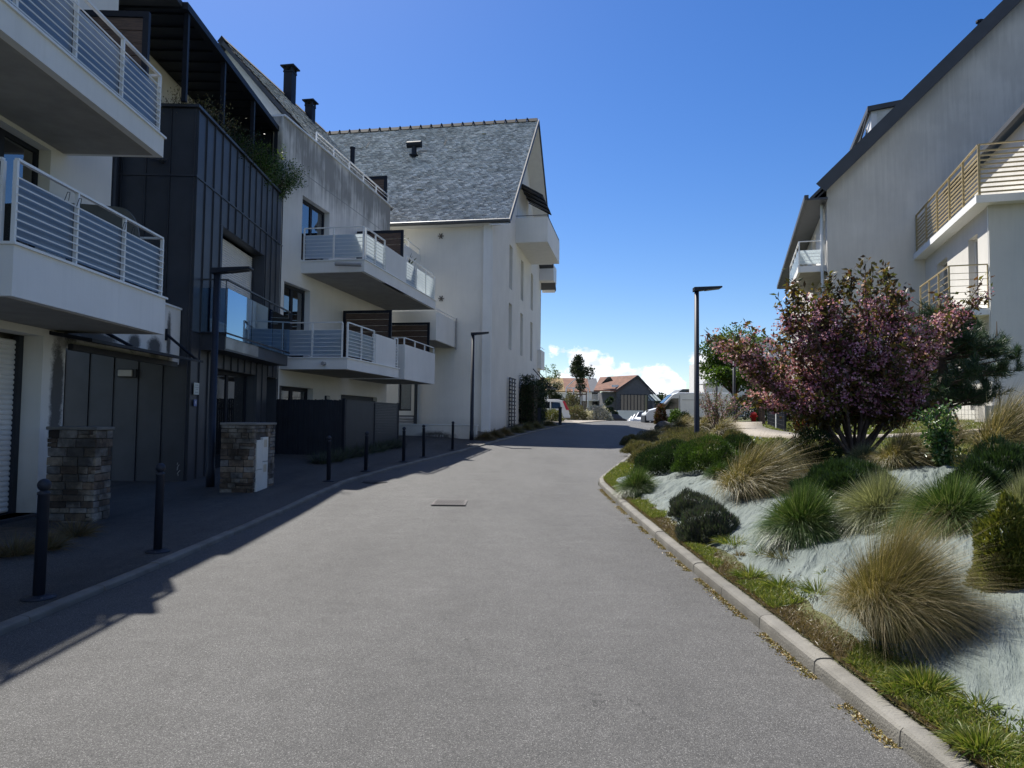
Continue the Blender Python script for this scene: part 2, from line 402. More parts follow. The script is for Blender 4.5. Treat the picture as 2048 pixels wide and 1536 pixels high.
def copy_tree(o, parent=None):
    c = o.copy(); C.objects.link(c)
    if parent is not None: c.parent = parent
    for ch in [x for x in SC.objects if x.parent == o]: copy_tree(ch, c)
    return c
def arr_mesh(name, V, faces_list, mat, parent=None):
    """V (n,3); faces_list: list of int arrays (m,k)"""
    me = D.meshes.new(name); me.vertices.add(len(V)); me.vertices.foreach_set('co', np.asarray(V, np.float32).ravel())
    loops = np.concatenate([f.ravel() for f in faces_list]).astype(np.int32)
    sizes = np.concatenate([np.full(len(f), f.shape[1]) for f in faces_list]).astype(np.int32)
    starts = np.concatenate([[0], np.cumsum(sizes)[:-1]]).astype(np.int32)
    me.loops.add(len(loops)); me.loops.foreach_set('vertex_index', loops)
    me.polygons.add(len(sizes)); me.polygons.foreach_set('loop_start', starts)
    me.materials.append(mat); me.update(calc_edges=True)
    o = D.objects.new(name, me); C.objects.link(o)
    if parent is not None: o.parent = parent
    return o

# frames: local x to the right, local y along the facade
class Frame:
    def __init__(s, deg): s.a = -rad(deg); s.c = math.cos(rad(deg)); s.s = math.sin(rad(deg))
    def w(s, x, y, z=0): return Vector((x * s.c + y * s.s, -x * s.s + y * s.c, z))
    def l(s, X, Y): return (X * s.c - Y * s.s, X * s.s + Y * s.c)
FL = Frame(-1.4); FG = Frame(10.4); FR = Frame(17.5)

def wall(mb, axis, t0, t1, a0, a1, z0, z1, holes=()):
    """solid wall with rectangular holes. axis 'x': plane x in [t0,t1], runs along y a0..a1; axis 'y' likewise"""
    As = sorted({a0, a1, *[min(max(h[0], a0), a1) for h in holes], *[min(max(h[1], a0), a1) for h in holes]})
    Zs = sorted({z0, z1, *[min(max(h[2], z0), z1) for h in holes], *[min(max(h[3], z0), z1) for h in holes]})
    for i in range(len(As) - 1):
        run = None
        for j in range(len(Zs) - 1):
            ca = (As[i] + As[i + 1]) / 2; cz = (Zs[j] + Zs[j + 1]) / 2
            solid = not any(h[0] < ca < h[1] and h[2] < cz < h[3] for h in holes)
            if solid: run = [Zs[j] if run is None else run[0], Zs[j + 1]]
            if (not solid or j == len(Zs) - 2) and run is not None:
                if axis == 'x': mb.box(t0, t1, As[i], As[i + 1], run[0], run[1])
                else: mb.box(As[i], As[i + 1], t0, t1, run[0], run[1])
                run = None

def window(parent, axis, plane, a0, a1, z0, z1, mull=1, fw=.07, curtain=False, mat=None, name='window', back=1):
    """frame bars at plane (thickness .06), pane behind; back=+1 means interior lies towards -axis"""
    mat = mat or m_black; mb = MB(); s = -back
    p0, p1 = sorted((plane, plane + s * .06))
    def bx(mb_, A0, A1, Z0, Z1, q0, q1):
        if axis == 'x': mb_.box(q0, q1, A0, A1, Z0, Z1)
        else: mb_.box(A0, A1, q0, q1, Z0, Z1)
    bx(mb, a0, a1, z0, z0 + fw, p0, p1); bx(mb, a0, a1, z1 - fw, z1, p0, p1)
    bx(mb, a0, a0 + fw, z0 + fw, z1 - fw, p0, p1); bx(mb, a1 - fw, a1, z0 + fw, z1 - fw, p0, p1)
    for k in range(mull):
        c = a0 + (a1 - a0) * (k + 1) / (mull + 1); bx(mb, c - fw * .7, c + fw * .7, z0 + fw, z1 - fw, p0, p1)
    w = mb.build(name, mat, parent)
    e = [a0 + (a1 - a0) * k / (mull + 1) for k in range(mull + 2)]
    for k in range(mull + 1):
        if curtain and (k % 2 == 0 or random.random() < .5):
            cm = MB(); aa, bb_ = e[k] + fw, e[k] + (e[k + 1] - e[k]) * random.uniform(.45, .95); q = sorted((plane + s * .16, plane + s * .18)); bx(cm, aa, bb_, z0 + fw, z1 - fw, *q); cm.build('curtain', m_curt, w)
        g = MB(); q = sorted((plane + s * .025, plane + s * .035))
        bx(g, e[k] + fw * .5, e[k + 1] - fw * .5, z0 + fw * .5, z1 - fw * .5, *q); g.build('pane', m_pane, w)
    return w

# ------------------------------------------------------------------ terrain functions
_py = np.array([-40, 8, 12, 16, 18, 20, 22, 25, 30, 36, 42, 46, 52, 58, 64, 75, 90, 110, 140, 400.])
_pz = np.array([0, 0, .05, .15, .21, .28, .36, .47, .72, 1.0, 1.22, 1.33, 1.47, 1.55, 1.55, 1.35, .8, .0, -.6, -1.])
_fy = np.arange(-40, 400, .25); _fz = np.interp(_fy, _py, _pz)
_k = np.exp(-np.linspace(-2, 2, 17) ** 2); _k /= _k.sum(); _fz = np.convolve(np.pad(_fz, 8, 'edge'), _k, 'valid')
def prof(y): return np.interp(y, _fy, _fz)
def _smooth(ys, xs):
    g = np.arange(-10, 120, .1); v = np.interp(g, ys, xs); k = np.exp(-np.linspace(-2, 2, 15) ** 2); k /= k.sum()
    return g, np.convolve(np.pad(v, 7, 'edge'), k, 'valid')
_rg, _rv = _smooth([-10, 15.3, 16.3, 18, 21.6, 28, 40, 55, 120], [1.94, 1.94, 1.97, 2.4, 3.4, 5.2, 8.7, 13, 32])
_lg, _lv = _smooth([-10, 13.5, 16, 19, 21.5, 25, 28, 36, 46, 50, 120], [-3.65, -3.65, -3.62, -3.1, -2.45, -1.6, -.8, 1.35, 4.15, 5.5, 28])
def xr(y): return np.interp(y, _rg, _rv)
def xl(y): return np.interp(y, _lg, _lv)
_fs = ([0, .3, 1, 2, 3.5, 5, 8, 12, 20, 60], [0, .03, .27, .57, .92, 1.02, 1.25, 1.7, 1.9, 2.0])
def tz(x, y):
    x = np.asarray(x, float); y = np.asarray(y, float); p_ = prof(y); s = x - xr(y)
    k = np.clip(1 - p_ * .52, .3, 1)
    right = p_ + .11 + np.interp(np.maximum(s - .1, 0), *_fs) * k
    left = p_ + .05 + np.clip((xl(y) - x - 1.6) / 1.5, 0, 1) * np.clip((y - 16.5) / 3, 0, 1) * .08
    return np.where(s > 0, right, np.where(x < xl(y), left, p_))
def hit(u, v):
    d = ray(u, v); lo = None
    for i in range(1, 3000):
        t = 1.5 + i * .03; P = Vector((d.x * t, d.y * t, EYE + d.z * t))
        if P.z <= float(tz(P.x, P.y)): return P
    return P
# ================================================================== SETTING
def grid(name, us, vs, fn, mat, kind='structure'):
    V = np.array([fn(u, v) for v in vs for u in us], float); nu = len(us); nv = len(vs)
    i = np.arange(nu - 1); j = np.arange(nv - 1); I, J = np.meshgrid(i, j)
    a = (J * nu + I).ravel(); F = np.stack([a, a + 1, a + 1 + nu, a + nu], 1)
    o = arr_mesh(name, V, [F], mat); o.data.polygons.foreach_set('use_smooth', [True] * len(F))
    return tag(o, kind=kind)
# far ground, always below the sheets
def gz(x, y):
    d = math.hypot(x, y)
    z = float(prof(y)) - .25
    if y > 120 or abs(x) > 80: z = min(z, -.6)
    return z
xs = [-1500, -600, -300, -150, -80, -50, -30, -20, -12, -6, 0, 6, 12, 20, 30, 50, 80, 150, 300, 600, 1500]
ys = [-1500, -300, -60, -20] + list(range(-10, 120, 4)) + [140, 180, 240, 400, 700, 1500]
grid('ground', xs, ys, lambda x, y: (x, y, gz(x, y)), m_lawn)
ysr = list(np.arange(-8, 62, .5))
grid('road', list(np.linspace(0, 1, 9)), ysr, lambda t, y: (xl(y) + t * (xr(y) - xl(y)), y, float(prof(y))), m_road)
grid('cross_road', list(np.linspace(-30, 60, 12)), list(np.arange(53, 92, 2)), lambda x, y: (x, y, float(prof(y)) - .004), m_road)
# pavement on the left (sheet behind the kerb), gets as far as the fronts
def pav(t, y):
    x0 = float(xl(y)) - .12; x1 = -13.5 if y < 16 else float(FG.w(-11.5, 0).x + y * .18) - 2
    x = x0 + t * (x1 - x0); return (x, y, float(tz(x, y)) if t > 0 else float(prof(y)) + .05)
grid('pavement', [0, .1, .2, .3, .45, .7, 1], list(np.arange(-8, 47.6, .5)), pav, m_pave)
grid('parking_forecourt', list(np.linspace(0, 1, 6)), list(np.arange(47.5, 58, 1)), lambda t, y: (float(xl(y)) - .1 - t * 20, y, float(prof(y)) + .03), m_path)
# right bank sheet (grass and soil)
_ss = [.13, .3, .5, .8, 1.1, 1.5, 2, 2.5, 3, 3.5, 4.2, 5, 6, 7, 8.5, 10, 12, 15, 19, 24, 32]
grid('bank', _ss, list(np.arange(-6, 62, .5)), lambda s, y: (float(xr(y)) + s, y, float(tz(xr(y) + s, y)) if s > .14 else float(prof(y)) + .09), m_lawn)

# kerbs: one stone after another, joints open
def kerb(label, xf, side, y0, y1, step, w, h, lip):
    root = tag(thing('kerb', None, None), kind='structure')
    y = y0; k = 0
    while y < y1:
        a = Vector((float(xf(y)), y, float(prof(y)))); sl_ = (float(xf(y + .2)) - float(xf(y))) / .2
        L_ = step; ye = y + L_ / math.sqrt(1 + sl_ * sl_)
        b = Vector((float(xf(ye)), ye, float(prof(ye)))); d = (b - a).normalized(); n_ = Vector((d.y, -d.x, 0)) * side
        a2 = a + d * .006; b2 = b - d * .006; mb = MB()
        jz = random.uniform(-.006, .006)
        P = [(0.0, -.12), (.004, h * .5), (.008, h * .78), (.022, h * .92), (.045, h * .985), (.07, h), (w - .03, h), (w - .008, h * .94), (w, h * .8), (w, -.12)]
        lo = [a2 + n_ * q[0] + Vector((0, 0, q[1] + jz)) for q in P]; hi = [b2 + n_ * q[0] + Vector((0, 0, q[1] + jz)) for q in P]
        n = len(P); mb.add(lo + hi, [tuple(range(n)), tuple(range(n, 2 * n))[::-1]] + [(i, n + i, n + (i + 1) % n, (i + 1) % n) for i in range(n)])
        me_ = mb.build('kerb_stone', m_kerb, root); y = ye; k += 1
    return root
m_kerb = simple('kerb_concrete', (.155, .148, .13), .9, var=.25, scale=3.5, bump=.6, bscale=70, objvar=.12)
kerb('r', xr, 1, .6, 34, 1.0, .135, .105, 0)
kerb('l', xl, -1, .5, 50.0, 1.0, .12, .055, 0)

# the concrete path curving through the lawn
pc = [(16, 14.6), (13, 15.2), (10, 15.6), (8.4, 16.3), (7.5, 18), (7.6, 21), (9.2, 28), (12.5, 37)]
pp = []
for i in range(len(pc) - 1):
    for k in range(8):
        t = k / 8; p0 = pc[max(0, i - 1)]; p1 = pc[i]; p2 = pc[i + 1]; p3 = pc[min(len(pc) - 1, i + 2)]
        pp.append(tuple(.5 * (2 * p1[j] + (p2[j] - p0[j]) * t + (2 * p0[j] - 5 * p1[j] + 4 * p2[j] - p3[j]) * t * t + (3 * p1[j] - p0[j] - 3 * p2[j] + p3[j]) * t ** 3) for j in (0, 1)))
V = []; Fq = []
for i in range(len(pp) - 1):
    d = Vector((pp[i + 1][0] - pp[i][0], pp[i + 1][1] - pp[i][1])).normalized(); n_ = Vector((d.y, -d.x))
    for s, dz in ((-.68, -.1), (-.68, .045), (.68, .045), (.68, -.1)):
        x = pp[i][0] + n_.x * s; y = pp[i][1] + n_.y * s; V.append((x, y, float(tz(pp[i][0], pp[i][1])) * .5 + float(tz(x, y)) * .5 + dz))
    if i:
        o = (i - 1) * 4
        for q in range(3): Fq.append((o + q, o + q + 1, o + q + 5, o + q + 4))
tag(arr_mesh('path', np.array(V), [np.array(Fq)], m_path), kind='structure')
PATH = np.array(pp)

# planted bed: weed fabric sheet laid on the bank
def smax(y):
    return float(np.interp(y, [-4, 8.5, 10.5, 12, 13.5, 15, 16], [5.6, 4.1, 2.8, 2.2, 1.75, 1.2, .6]))
def fab(t, y):
    e = .08 * noise.noise((0, y * 1.1, 1)) + .06 * noise.noise((0, y * 3.5, 5))
    s = .30 + e * 1.4 + t * (smax(y) - .30) + t * .25 * noise.noise((7, y * 1.2, 3)); x = float(xr(y)) + s
    a_ = x * .85 - y * .53; b_ = x * .53 + y * .85
    w = .02 * noise.noise((x * 1.5, y * 1.5, 0)) + -.075 * abs(noise.noise((a_ * 3.6 + 1.2 * noise.noise((x * 1.3, y * 1.3, 4)), b_ * 1.5, 9))) + .006 * noise.noise((a_ * 9, b_ * 2, 2))
    e2 = min(1, t * 9, (1 - t) * 9, (15.95 - y) * 2); e2 = max(0, e2); e2 = e2 * e2 * (3 - 2 * e2)
    return (x, y, float(tz(x, y)) - .006 + (.09 + w) * e2)
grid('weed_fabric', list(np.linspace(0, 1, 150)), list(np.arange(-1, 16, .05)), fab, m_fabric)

# drain grate in the carriageway
P = at(900, 998, 12.9)
g = thing('drain_grate', 'rusty slotted iron drain grate set in the sunlit road', 'drain grate', (P.x, 12.9, float(prof(12.9)) + .004))
mb = MB(); mb.box(-.30, .30, -.40, -.36, 0, .012).box(-.30, .30, .36, .40, 0, .012).box(-.30, -.26, -.36, .36, 0, .012).box(.26, .30, -.36, .36, 0, .012); mb.build('frame', m_rust, g)
pit_dark = MB(); pit_dark.box(-.26, .26, -.36, .36, -.002, .002).build('pit_dark', m_mattblack, g)  # flush black sheet painted in for the darkness below the bars
for k in range(11):
    x = -.235 + k * .047; b = MB(); b.bar((x - .012, -.36, .008), (x + .02, .36, .008), .022, .008).build('grate_bar', m_rust, g)
P = at(735, 967, 16.2)
mc = thing('manhole_cover', 'round dark manhole cover in the shaded road by the left kerb', 'manhole cover', (-3.05, 16.0, float(prof(16)) + .004))
MB().lathe([(.3, 0), (.3, .006)], n=28).build('cover_rim', m_anthra, mc); MB().lathe([(.27, .006), (.27, .011)], n=28).build('cover_plate', m_mattblack, mc)

# ================================================================== railing helper
def railing(parent, F, p0, p1, zb, zt, n_sec, nb, metal, glass=None, end_posts=(True, True), gz0=None, gz1=None, topw=.05, handrail=True, postw=.045, barw=.012):
    """railing along local straight line p0->p1 (x,y); bars, posts, panes become children of parent"""
    a = Vector((p0[0], p0[1], 0)); b = Vector((p1[0], p1[1], 0)); d = b - a; L_ = d.length; d.normalize()
    n_ = Vector((d.y, -d.x, 0))
    for k in range(n_sec + 1):
        if k == 0 and not end_posts[0]: continue
        if k == n_sec and not end_posts[1]: continue
        p = a + d * (L_ * k / n_sec)
        MB().bar((p.x, p.y, zb), (p.x, p.y, zt - .001), postw, postw * .8, up=tuple(d)).build('post', metal, parent)
    MB().bar((a.x, a.y, zt + .015), (b.x, b.y, zt + .015), topw, .03).build('handrail', metal, parent)
    z0 = gz0 if gz0 is not None else zb + .06; z1 = gz1 if gz1 is not None else zt - .18
    for k in range(nb):
        z = z0 + (z1 - z0) * k / max(1, nb - 1)
        q = n_ * .028
        MB().bar((a.x + q.x, a.y + q.y, z), (b.x + q.x, b.y + q.y, z), barw, barw * 1.25).build('rail_bar', metal, parent)
    if glass:
        for k in range(n_sec):
            u = a + d * (L_ * k / n_sec + .03); v = a + d * (L_ * (k + 1) / n_sec - .03)
            MB().bar((u.x - n_.x * .03, u.y - n_.y * .03, (z0 + z1) / 2), (v.x - n_.x * .03, v.y - n_.y * .03, (z0 + z1) / 2), .01, z1 - z0 + .03).build('glass_panel', glass, parent)

def slab(parent, F, x0, x1, y0, y1, z0, z1, name='balcony', mat=None, coping=True):
    """balcony slab with white fascia, darker soffit and thin coping"""
    s = MB().box(x0, x1, y0, y1, z0, z1).build(name, mat or m_fascia, parent)
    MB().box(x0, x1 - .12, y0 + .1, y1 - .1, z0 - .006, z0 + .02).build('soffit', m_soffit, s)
    if coping: MB().box(x0, x1 + .03, y0 - .03, y1 + .03, z1, z1 + .03).build('coping', m_white, s)
    return s

# ================================================================== BUILDING A (near left, white)
A = thing('apartment_building', 'white rendered apartment building with railed balconies nearest on the left', 'building', (0, 0, 0), FL.a)
w = MB()
wall(w, 'x', -7.1, -6.8, -3, 15.42, -.3, 3.46, [(7.4, 10.82, .12, 2.76), (11.38, 15.42, -.3, 2.68), (1.5, 5.5, .12, 2.76)])
wall(w, 'x', -7.1, -6.8, -3, 12.5, 3.46, 9.5, [(4.6, 6.6, 3.5, 5.6), (9.3, 10.6, 6.0, 8.1), (9.2, 10.8, 3.5, 5.6)])
w.box(-9.0, -7.1, 12.25, 12.5, 3.46, 9.5); w.box(-8.9, -8.6, 12.5, 23.5, 3.46, 11.3); w.box(-12, -7.1, -3, -2.7, 0, 9.5)
w.box(-9.0, -7.1, -3, 15.42, 3.2, 3.46)
w.box(-7.1, -6.8, 12.5, 15.42, 3.46, 3.86)
w.box(-9.4, -7.1, 11.1, 11.38, -.3, 3.2)
_fl = lambda y, z: tuple(FL.w(-6.8, y, z))
m_wallA = stucco('stucco_mouldy', STUC, base_z=.1, blobs=[(_fl(11.2, 1.9), (.25, .22, 1.3)), (_fl(13.5, 2.95), (.3, .28, .2)), (_fl(14.3, 2.95), (.3, .35, .25)), (_fl(12.2, 2.9), (.3, .9, .13)), (_fl(11.5, 2.9), (.3, .3, .2)), (_fl(14.9, 3.2), (.3, .12, .6))])
w.build('wall', m_wallA, A)
cp = MB().box(-7.13, -6.77, 11.5, 15.42, 3.86, 3.90).build('coping', m_white, A)
MB().box(-9.6, -6.7, -3, 9.9, 9.5, 9.62).build('roof', m_verge, A)
MB().box(-9.0, -6.8, 9.9, 12.5, 9.5, 10.4).build('upper_wall', m_wall, A)
MB().box(-9.6, -6.85, 9.9, 15.08, 10.4, 10.52).build('roof', m_verge, A)
MB().box(-12, -7.9, 12.7, 23.5, 11.3, 11.42).build('roof', m_verge, A)
# garage shutter: horizontal slats
def shutter(parent, axis, p, a0, a1, z0, z1, pitch=.055, mat=None, nm='shutter'):
    mb = MB(); n = int((z1 - z0) / pitch); vs = []; fs = []
    prof_ = [(0, 0), (.004, pitch * .04), (.02, pitch * .3), (.02, pitch * .7), (.004, pitch * .94)]
    for k in range(n):
        for (o_, dz) in prof_:
            z = z0 + k * pitch + dz
            for a in (a0, a1): vs.append((p + o_, a, z) if axis == 'x' else (a, p - o_, z))
    for r_ in range(len(vs) // 2 - 1): fs.append((2 * r_, 2 * r_ + 1, 2 * r_ + 3, 2 * r_ + 2))
    mb.add(vs, fs); return mb.build(nm, mat or m_shut, parent)
shutter(A, 'x', -7.16, 7.35, 10.72, .14, 2.74, .075)
MB().box(-7.18, -7.09, 10.72, 10.82, .12, 2.76).build('shutter_guide', m_anthra, A)
shutter(A, 'x', -7.3, 1.4, 5.6, .14, 2.74, .052)
MB().box(-7.56, -6.72, 7.3, 10.95, -.05, .12).build('sill', m_anthra, A)
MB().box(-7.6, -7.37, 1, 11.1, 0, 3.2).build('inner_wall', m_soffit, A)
for (a0, a1, z0, z1) in ((4.6, 6.6, 3.5, 5.6), (9.3, 10.6, 6.0, 8.1), (9.2, 10.8, 3.5, 5.6)):
    window(A, 'x', -6.98, a0, a1, z0, z1, 1, curtain=True)
# lower balcony
b = slab(A, FL, -6.8, -5.3, 7.85, 11.45, 2.88, 3.45)
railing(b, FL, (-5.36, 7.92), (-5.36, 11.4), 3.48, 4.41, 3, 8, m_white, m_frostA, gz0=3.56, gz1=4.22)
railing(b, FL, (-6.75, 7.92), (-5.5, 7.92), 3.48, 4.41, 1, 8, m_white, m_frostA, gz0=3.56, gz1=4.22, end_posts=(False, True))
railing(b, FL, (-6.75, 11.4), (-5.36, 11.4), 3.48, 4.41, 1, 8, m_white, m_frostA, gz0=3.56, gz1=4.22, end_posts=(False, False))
# upper balcony
b = slab(A, FL, -6.8, -5.3, .5, 11.2, 5.67, 5.98)
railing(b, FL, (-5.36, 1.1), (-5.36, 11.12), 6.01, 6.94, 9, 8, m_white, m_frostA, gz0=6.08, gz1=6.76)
railing(b, FL, (-6.75, 11.12), (-5.36, 11.12), 6.01, 6.94, 1, 8, m_white, None, gz0=6.08, gz1=6.76, end_posts=(False, False))
def screen(parent, axis, p, a0, a1, z0, z1, nplank=9, fw=.09, name='privacy_screen'):
    f = MB(); 
    f.box(a0, a1, p, p + .07, z1 - fw, z1).box(a0, a0 + fw, p, p + .07, z0, z1 - fw).box(a1 - fw, a1, p, p + .07, z0, z1 - fw)
    s = f.build(name, m_black, parent); h = (z1 - fw - z0) / nplank
    for k in range(nplank):
        MB().box(a0 + fw, a1 - fw, p + .02 + .004 * (k % 2), p + .05, z0 + k * h, z0 + (k + 1) * h - .012).build('plank', m_wood, s)
    return s
screen(A, 'y', 10.98, -6.75, -5.5, 6.0, 7.92)
# curved grey shade panel standing on the lower balcony
sp = []
for k in range(9): t = k / 8 * math.pi / 2; sp.append(Vector((0, 1.15 + .55 * math.sin(t), 1.0 + .55 * math.cos(t))))
poly = [Vector((0, 0, 0)), Vector((0, 1.7, 0))] + sp[::-1] + [Vector((0, 0, 1.6))]
pn = MB().prism([Vector((p_.y, 0, p_.z)) for p_ in poly], (0, .03, 0)).build('shade_panel', simple('grey_panel', (.13, .135, .13), .7), None)
pn.location = FL.w(-6.78, 11.25, 3.46); pn.rotation_euler = (0, 0, FL.a); pn.scale = (.66, 1, .92)
tag(pn, 'grey panel with a rounded corner standing on the lower near balcony', 'sun shade')
# wire hooks on the balcony screens
for k, (y, z) in enumerate(((8.75, 4.24), (9.0, 4.24), (10.1, 4.24), (10.35, 4.24))):
    mb = MB(); mb.tube((-5.32, y, z - .02), (-5.30, y + .02, z + .09), .004, n=5).tube((-5.30, y + .02, z + .09), (-5.30, y + .07, z + .10), .004, n=5).tube((-5.30, y + .07, z + .10), (-5.32, y + .08, z), .004, n=5)
    o = mb.build('wire_hook', m_anthra, A)
# entrance canopy with tie rods
cn = MB().hexa([(-6.8, 10.95, 2.80), (-6.15, 10.95, 2.70), (-6.15, 15.1, 2.70), (-6.8, 15.1, 2.80)], [(-6.8, 10.95, 2.86), (-6.15, 10.95, 2.75), (-6.15, 15.1, 2.75), (-6.8, 15.1, 2.86)]).build('canopy', m_black, A)
MB().box(-6.72, -6.64, 11.3, 15.0, 2.60, 2.70).build('canopy_beam', m_anthra, cn)
for y, z in ((12.1, 3.08), (14.75, 3.25)):
    MB().bar((-6.78, y, z - .12), (-6.78, y, z + .12), .05, .04).build('bracket', m_black, cn)
    MB().tube((-6.77, y, z), (-6.25, y + .25, 2.76), .028, n=8).build('tie_rod', m_black, cn)
# black mould on render (has its own ragged outline)
simple('mould', (.05, .05, .045), .95, var=.9, scale=22)
MB().tube((-8.28, 15.3, 3.9), (-8.28, 15.3, 11), .09, n=12).build('downpipe', m_anthra, A)

# ================================================================== ZINC BLOCK
Z = thing('zinc_clad_building', 'dark standing seam zinc clad block between the two white buildings', 'building', (0, 0, 0), FL.a)
core = MB()
ow = (17.1, 20.1, 3.5, 6.15); gw = (16.95, 19.75, .2, 2.72); dw = (20.7, 21.55, .0, 2.74)
wall(core, 'x', -6.95, -6.62, 15.47, 22.15, -.2, 8.34, [ow, gw, dw])
core.box(-12, -6.95, 15.47, 15.8, -.2, 8.34); core.box(-12, -6.95, 15.8, 21.95, 7.2, 7.4); core.box(-12, -6.95, 21.95, 22.15, -.2, 8.34)
core.build('wall', m_zinc, Z)
def panel_x(y0, y1, z0, z1):
    if y1 - y0 < .04 or z1 - z0 < .05: return
    mb = MB(); mb.box(-6.62, -6.60, y0 + .004, y1 - .004, z0 + .004, z1 - .004); mb.box(-6.60, -6.568, y0 + .004, y0 + .018, z0 + .004, z1 - .004)
    mb.build('zinc_panel', m_zinc, Z)
seams = [15.47 + .4771 * k for k in range(15)]
rows = [(.0, 3.42), (3.46, 6.81), (6.85, 8.32)]
for (z0, z1) in rows:
    for k in range(14):
        y0, y1 = seams[k], seams[k + 1]; segs = [(z0, z1)]; cuts = []
        for h in (ow, gw, dw):
            if h[0] < y1 - .02 and h[1] > y0 + .02 and h[2] < z1 and h[3] > z0: cuts.append(h)
        if not cuts: panel_x(y0, y1, z0, z1); continue
        h = cuts[0]
        if h[3] < z1: panel_x(y0, y1, h[3] + .004, z1)
        if h[2] > z0 + .1: panel_x(y0, y1, z0, h[2] - .004)
        if y0 < h[0]: panel_x(y0, h[0], max(z0, h[2]), min(z1, h[3]))
        if y1 > h[1]: panel_x(h[1], y1, max(z0, h[2]), min(z1, h[3]))
for z in (3.44, 6.83):
    MB().box(-6.60, -6.575, 15.47, 22.15, z - .018, z + .018).build('seam_rail', m_zinc, Z)
xk = [-6.62 - .52 * k for k in range(11)]
for (z0, z1) in [(-.0, 2.95), (3.0, 6.81), (6.85, 8.32)]:
    for k in range(8):
        mb = MB(); mb.box(xk[k + 1] + .004, xk[k] - .004, 15.45, 15.47, z0 + .004, z1 - .004); mb.box(xk[k] - .018, xk[k] - .004, 15.42, 15.45, z0 + .004, z1 - .004)
        mb.build('zinc_panel', m_zinc, Z)
MB().box(-10.8, -6.56, 15.425, 15.45, 6.81, 6.85).build('seam_rail', m_zinc, Z)
MB().box(-12, -6.97, 15.38, 15.84, 8.34, 8.40).box(-6.97, -6.54, 15.38, 22.2, 8.34, 8.40).box(-12, -6.97, 21.9, 22.2, 8.34, 8.40).build('parapet_capping', m_zinc, Z)
# bracket with cut pipe on the upper front panels
mb = MB(); mb.tube((-7.30, 15.42, 7.12), (-7.30, 15.2, 7.12), .05, n=10); mb.tube((-7.15, 15.3, 7.12), (-7.5, 15.3, 7.12), .025, n=8); mb.build('bracket', m_zinc, Z)
shutter(Z, 'x', -6.93, 17.1, 20.1, 3.5, 6.12, .06)
for (a, b_) in ((17.06, 17.12), (20.08, 20.14)):
    MB().box(-6.96, -6.86, a, b_, 3.5, 6.15).build('shutter_guide', m_anthra, Z)
window(Z, 'x', -6.85, 16.95, 19.75, .2, 2.72, 1, fw=.09)
MB().box(-6.93, -6.91, 17.05, 18.1, .3, 2.65).build('curtain', m_curt, Z)
window(Z, 'x', -6.9, 20.7, 21.55, .05, 2.74, 0, fw=.08, name='door')
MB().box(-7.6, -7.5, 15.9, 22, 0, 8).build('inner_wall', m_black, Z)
# glass balcony
gb = MB().box(-6.6, -6.05, 15.98, 20.8, 3.06, 3.42).build('balcony', m_zinc, Z)
MB().box(-6.6, -6.0, 15.93, 20.85, 3.42, 3.46).build('coping', m_anthra, gb)
MB().box(-6.05, -6.035, 16.0, 18.2, 3.1, 3.4).build('fascia_plate', simple('bare_zinc', (.22, .22, .22), .35, .6, var=.35, scale=2.2), gb)
for k in range(3):
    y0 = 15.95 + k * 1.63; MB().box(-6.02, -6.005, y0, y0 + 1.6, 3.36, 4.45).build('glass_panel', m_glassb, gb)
for k in range(3):
    MB().box(-6.05, -6.03, 15.95 + k * 1.63, 15.95 + k * 1.63 + 1.6, 4.44, 4.46).build('glass_edge', m_gutter, gb)
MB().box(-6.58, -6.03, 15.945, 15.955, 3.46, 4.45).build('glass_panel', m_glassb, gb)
MB().bar((-6.02, 15.95, 4.64), (-6.02, 20.85, 4.64), .045, .035).build('handrail', m_gutter, gb)
MB().bar((-6.6, 15.95, 4.64), (-6.02, 15.95, 4.64), .035, .035).build('handrail', m_gutter, gb)
for y in (15.97, 17.58, 19.2, 20.8): MB().bar((-6.05, y, 3.46), (-6.05, y, 4.63), .05, .012).build('post', m_gutter, gb)
# terrace pergola on top
pg = thing('pergola', 'dark blue metal pergola roof over the terrace on the zinc block', 'pergola', (0, 0, 0), FL.a)
for y in (15.24, 17.35, 19.5, 21.6): MB().box(-6.88, -6.78, y, y + .09, 8.40, 10.36).build('post', m_black, pg)
MB().box(-6.9, -6.74, 15.1, 21.8, 10.36, 10.52).build('beam', m_black, pg); MB().box(-8.55, -6.9, 15.1, 15.2, 10.36, 10.52).build('beam', m_black, pg)
MB().box(-8.58, -6.9, 15.2, 21.8, 10.44, 10.50).build('roof_panel', m_black, pg)
for k in range(12): MB().box(-8.5, -6.92, 15.4 + k * .53, 15.42 + k * .53, 10.40, 10.44).build('rafter', m_black, pg)
MB().box(-8.5, -7.0, 21.7, 21.78, 8.40, 10.4).build('side_panel', m_black, pg)

# porch wall light, name plate, house number on the zinc wall
t = thing('wall_light', 'rectangular bulkhead light on the zinc wall inside the porch', 'wall light', FL.w(-7.87, 15.36, 2.48), FL.a)
MB().box(-.2, .2, -.01, .05, -.09, .09).build('housing', m_anthra, t, bevel=.01); MB().box(-.17, .13, -.05, -.01, -.07, .07).build('diffuser', m_curt, t, bevel=.015)
def text(s, size, mat, parent, loc, rot, ext=.001):
    cu = D.curves.new('lettering', 'FONT'); cu.body = s; cu.size = size; cu.extrude = ext; cu.align_x = 'CENTER'; cu.align_y = 'CENTER'; cu.materials.append(mat); cu.resolution_u = 3
    o = D.objects.new('lettering', cu); C.objects.link(o); o.parent = parent; o.location = loc; o.rotation_euler = rot
    dg = bpy.context.evaluated_depsgraph_get(); me = D.meshes.new_from_object(o.evaluated_get(dg)); D.objects.remove(o)
    q = D.objects.new('lettering', me); C.objects.link(q); q.parent = parent; q.location = loc; q.rotation_euler = rot; return q
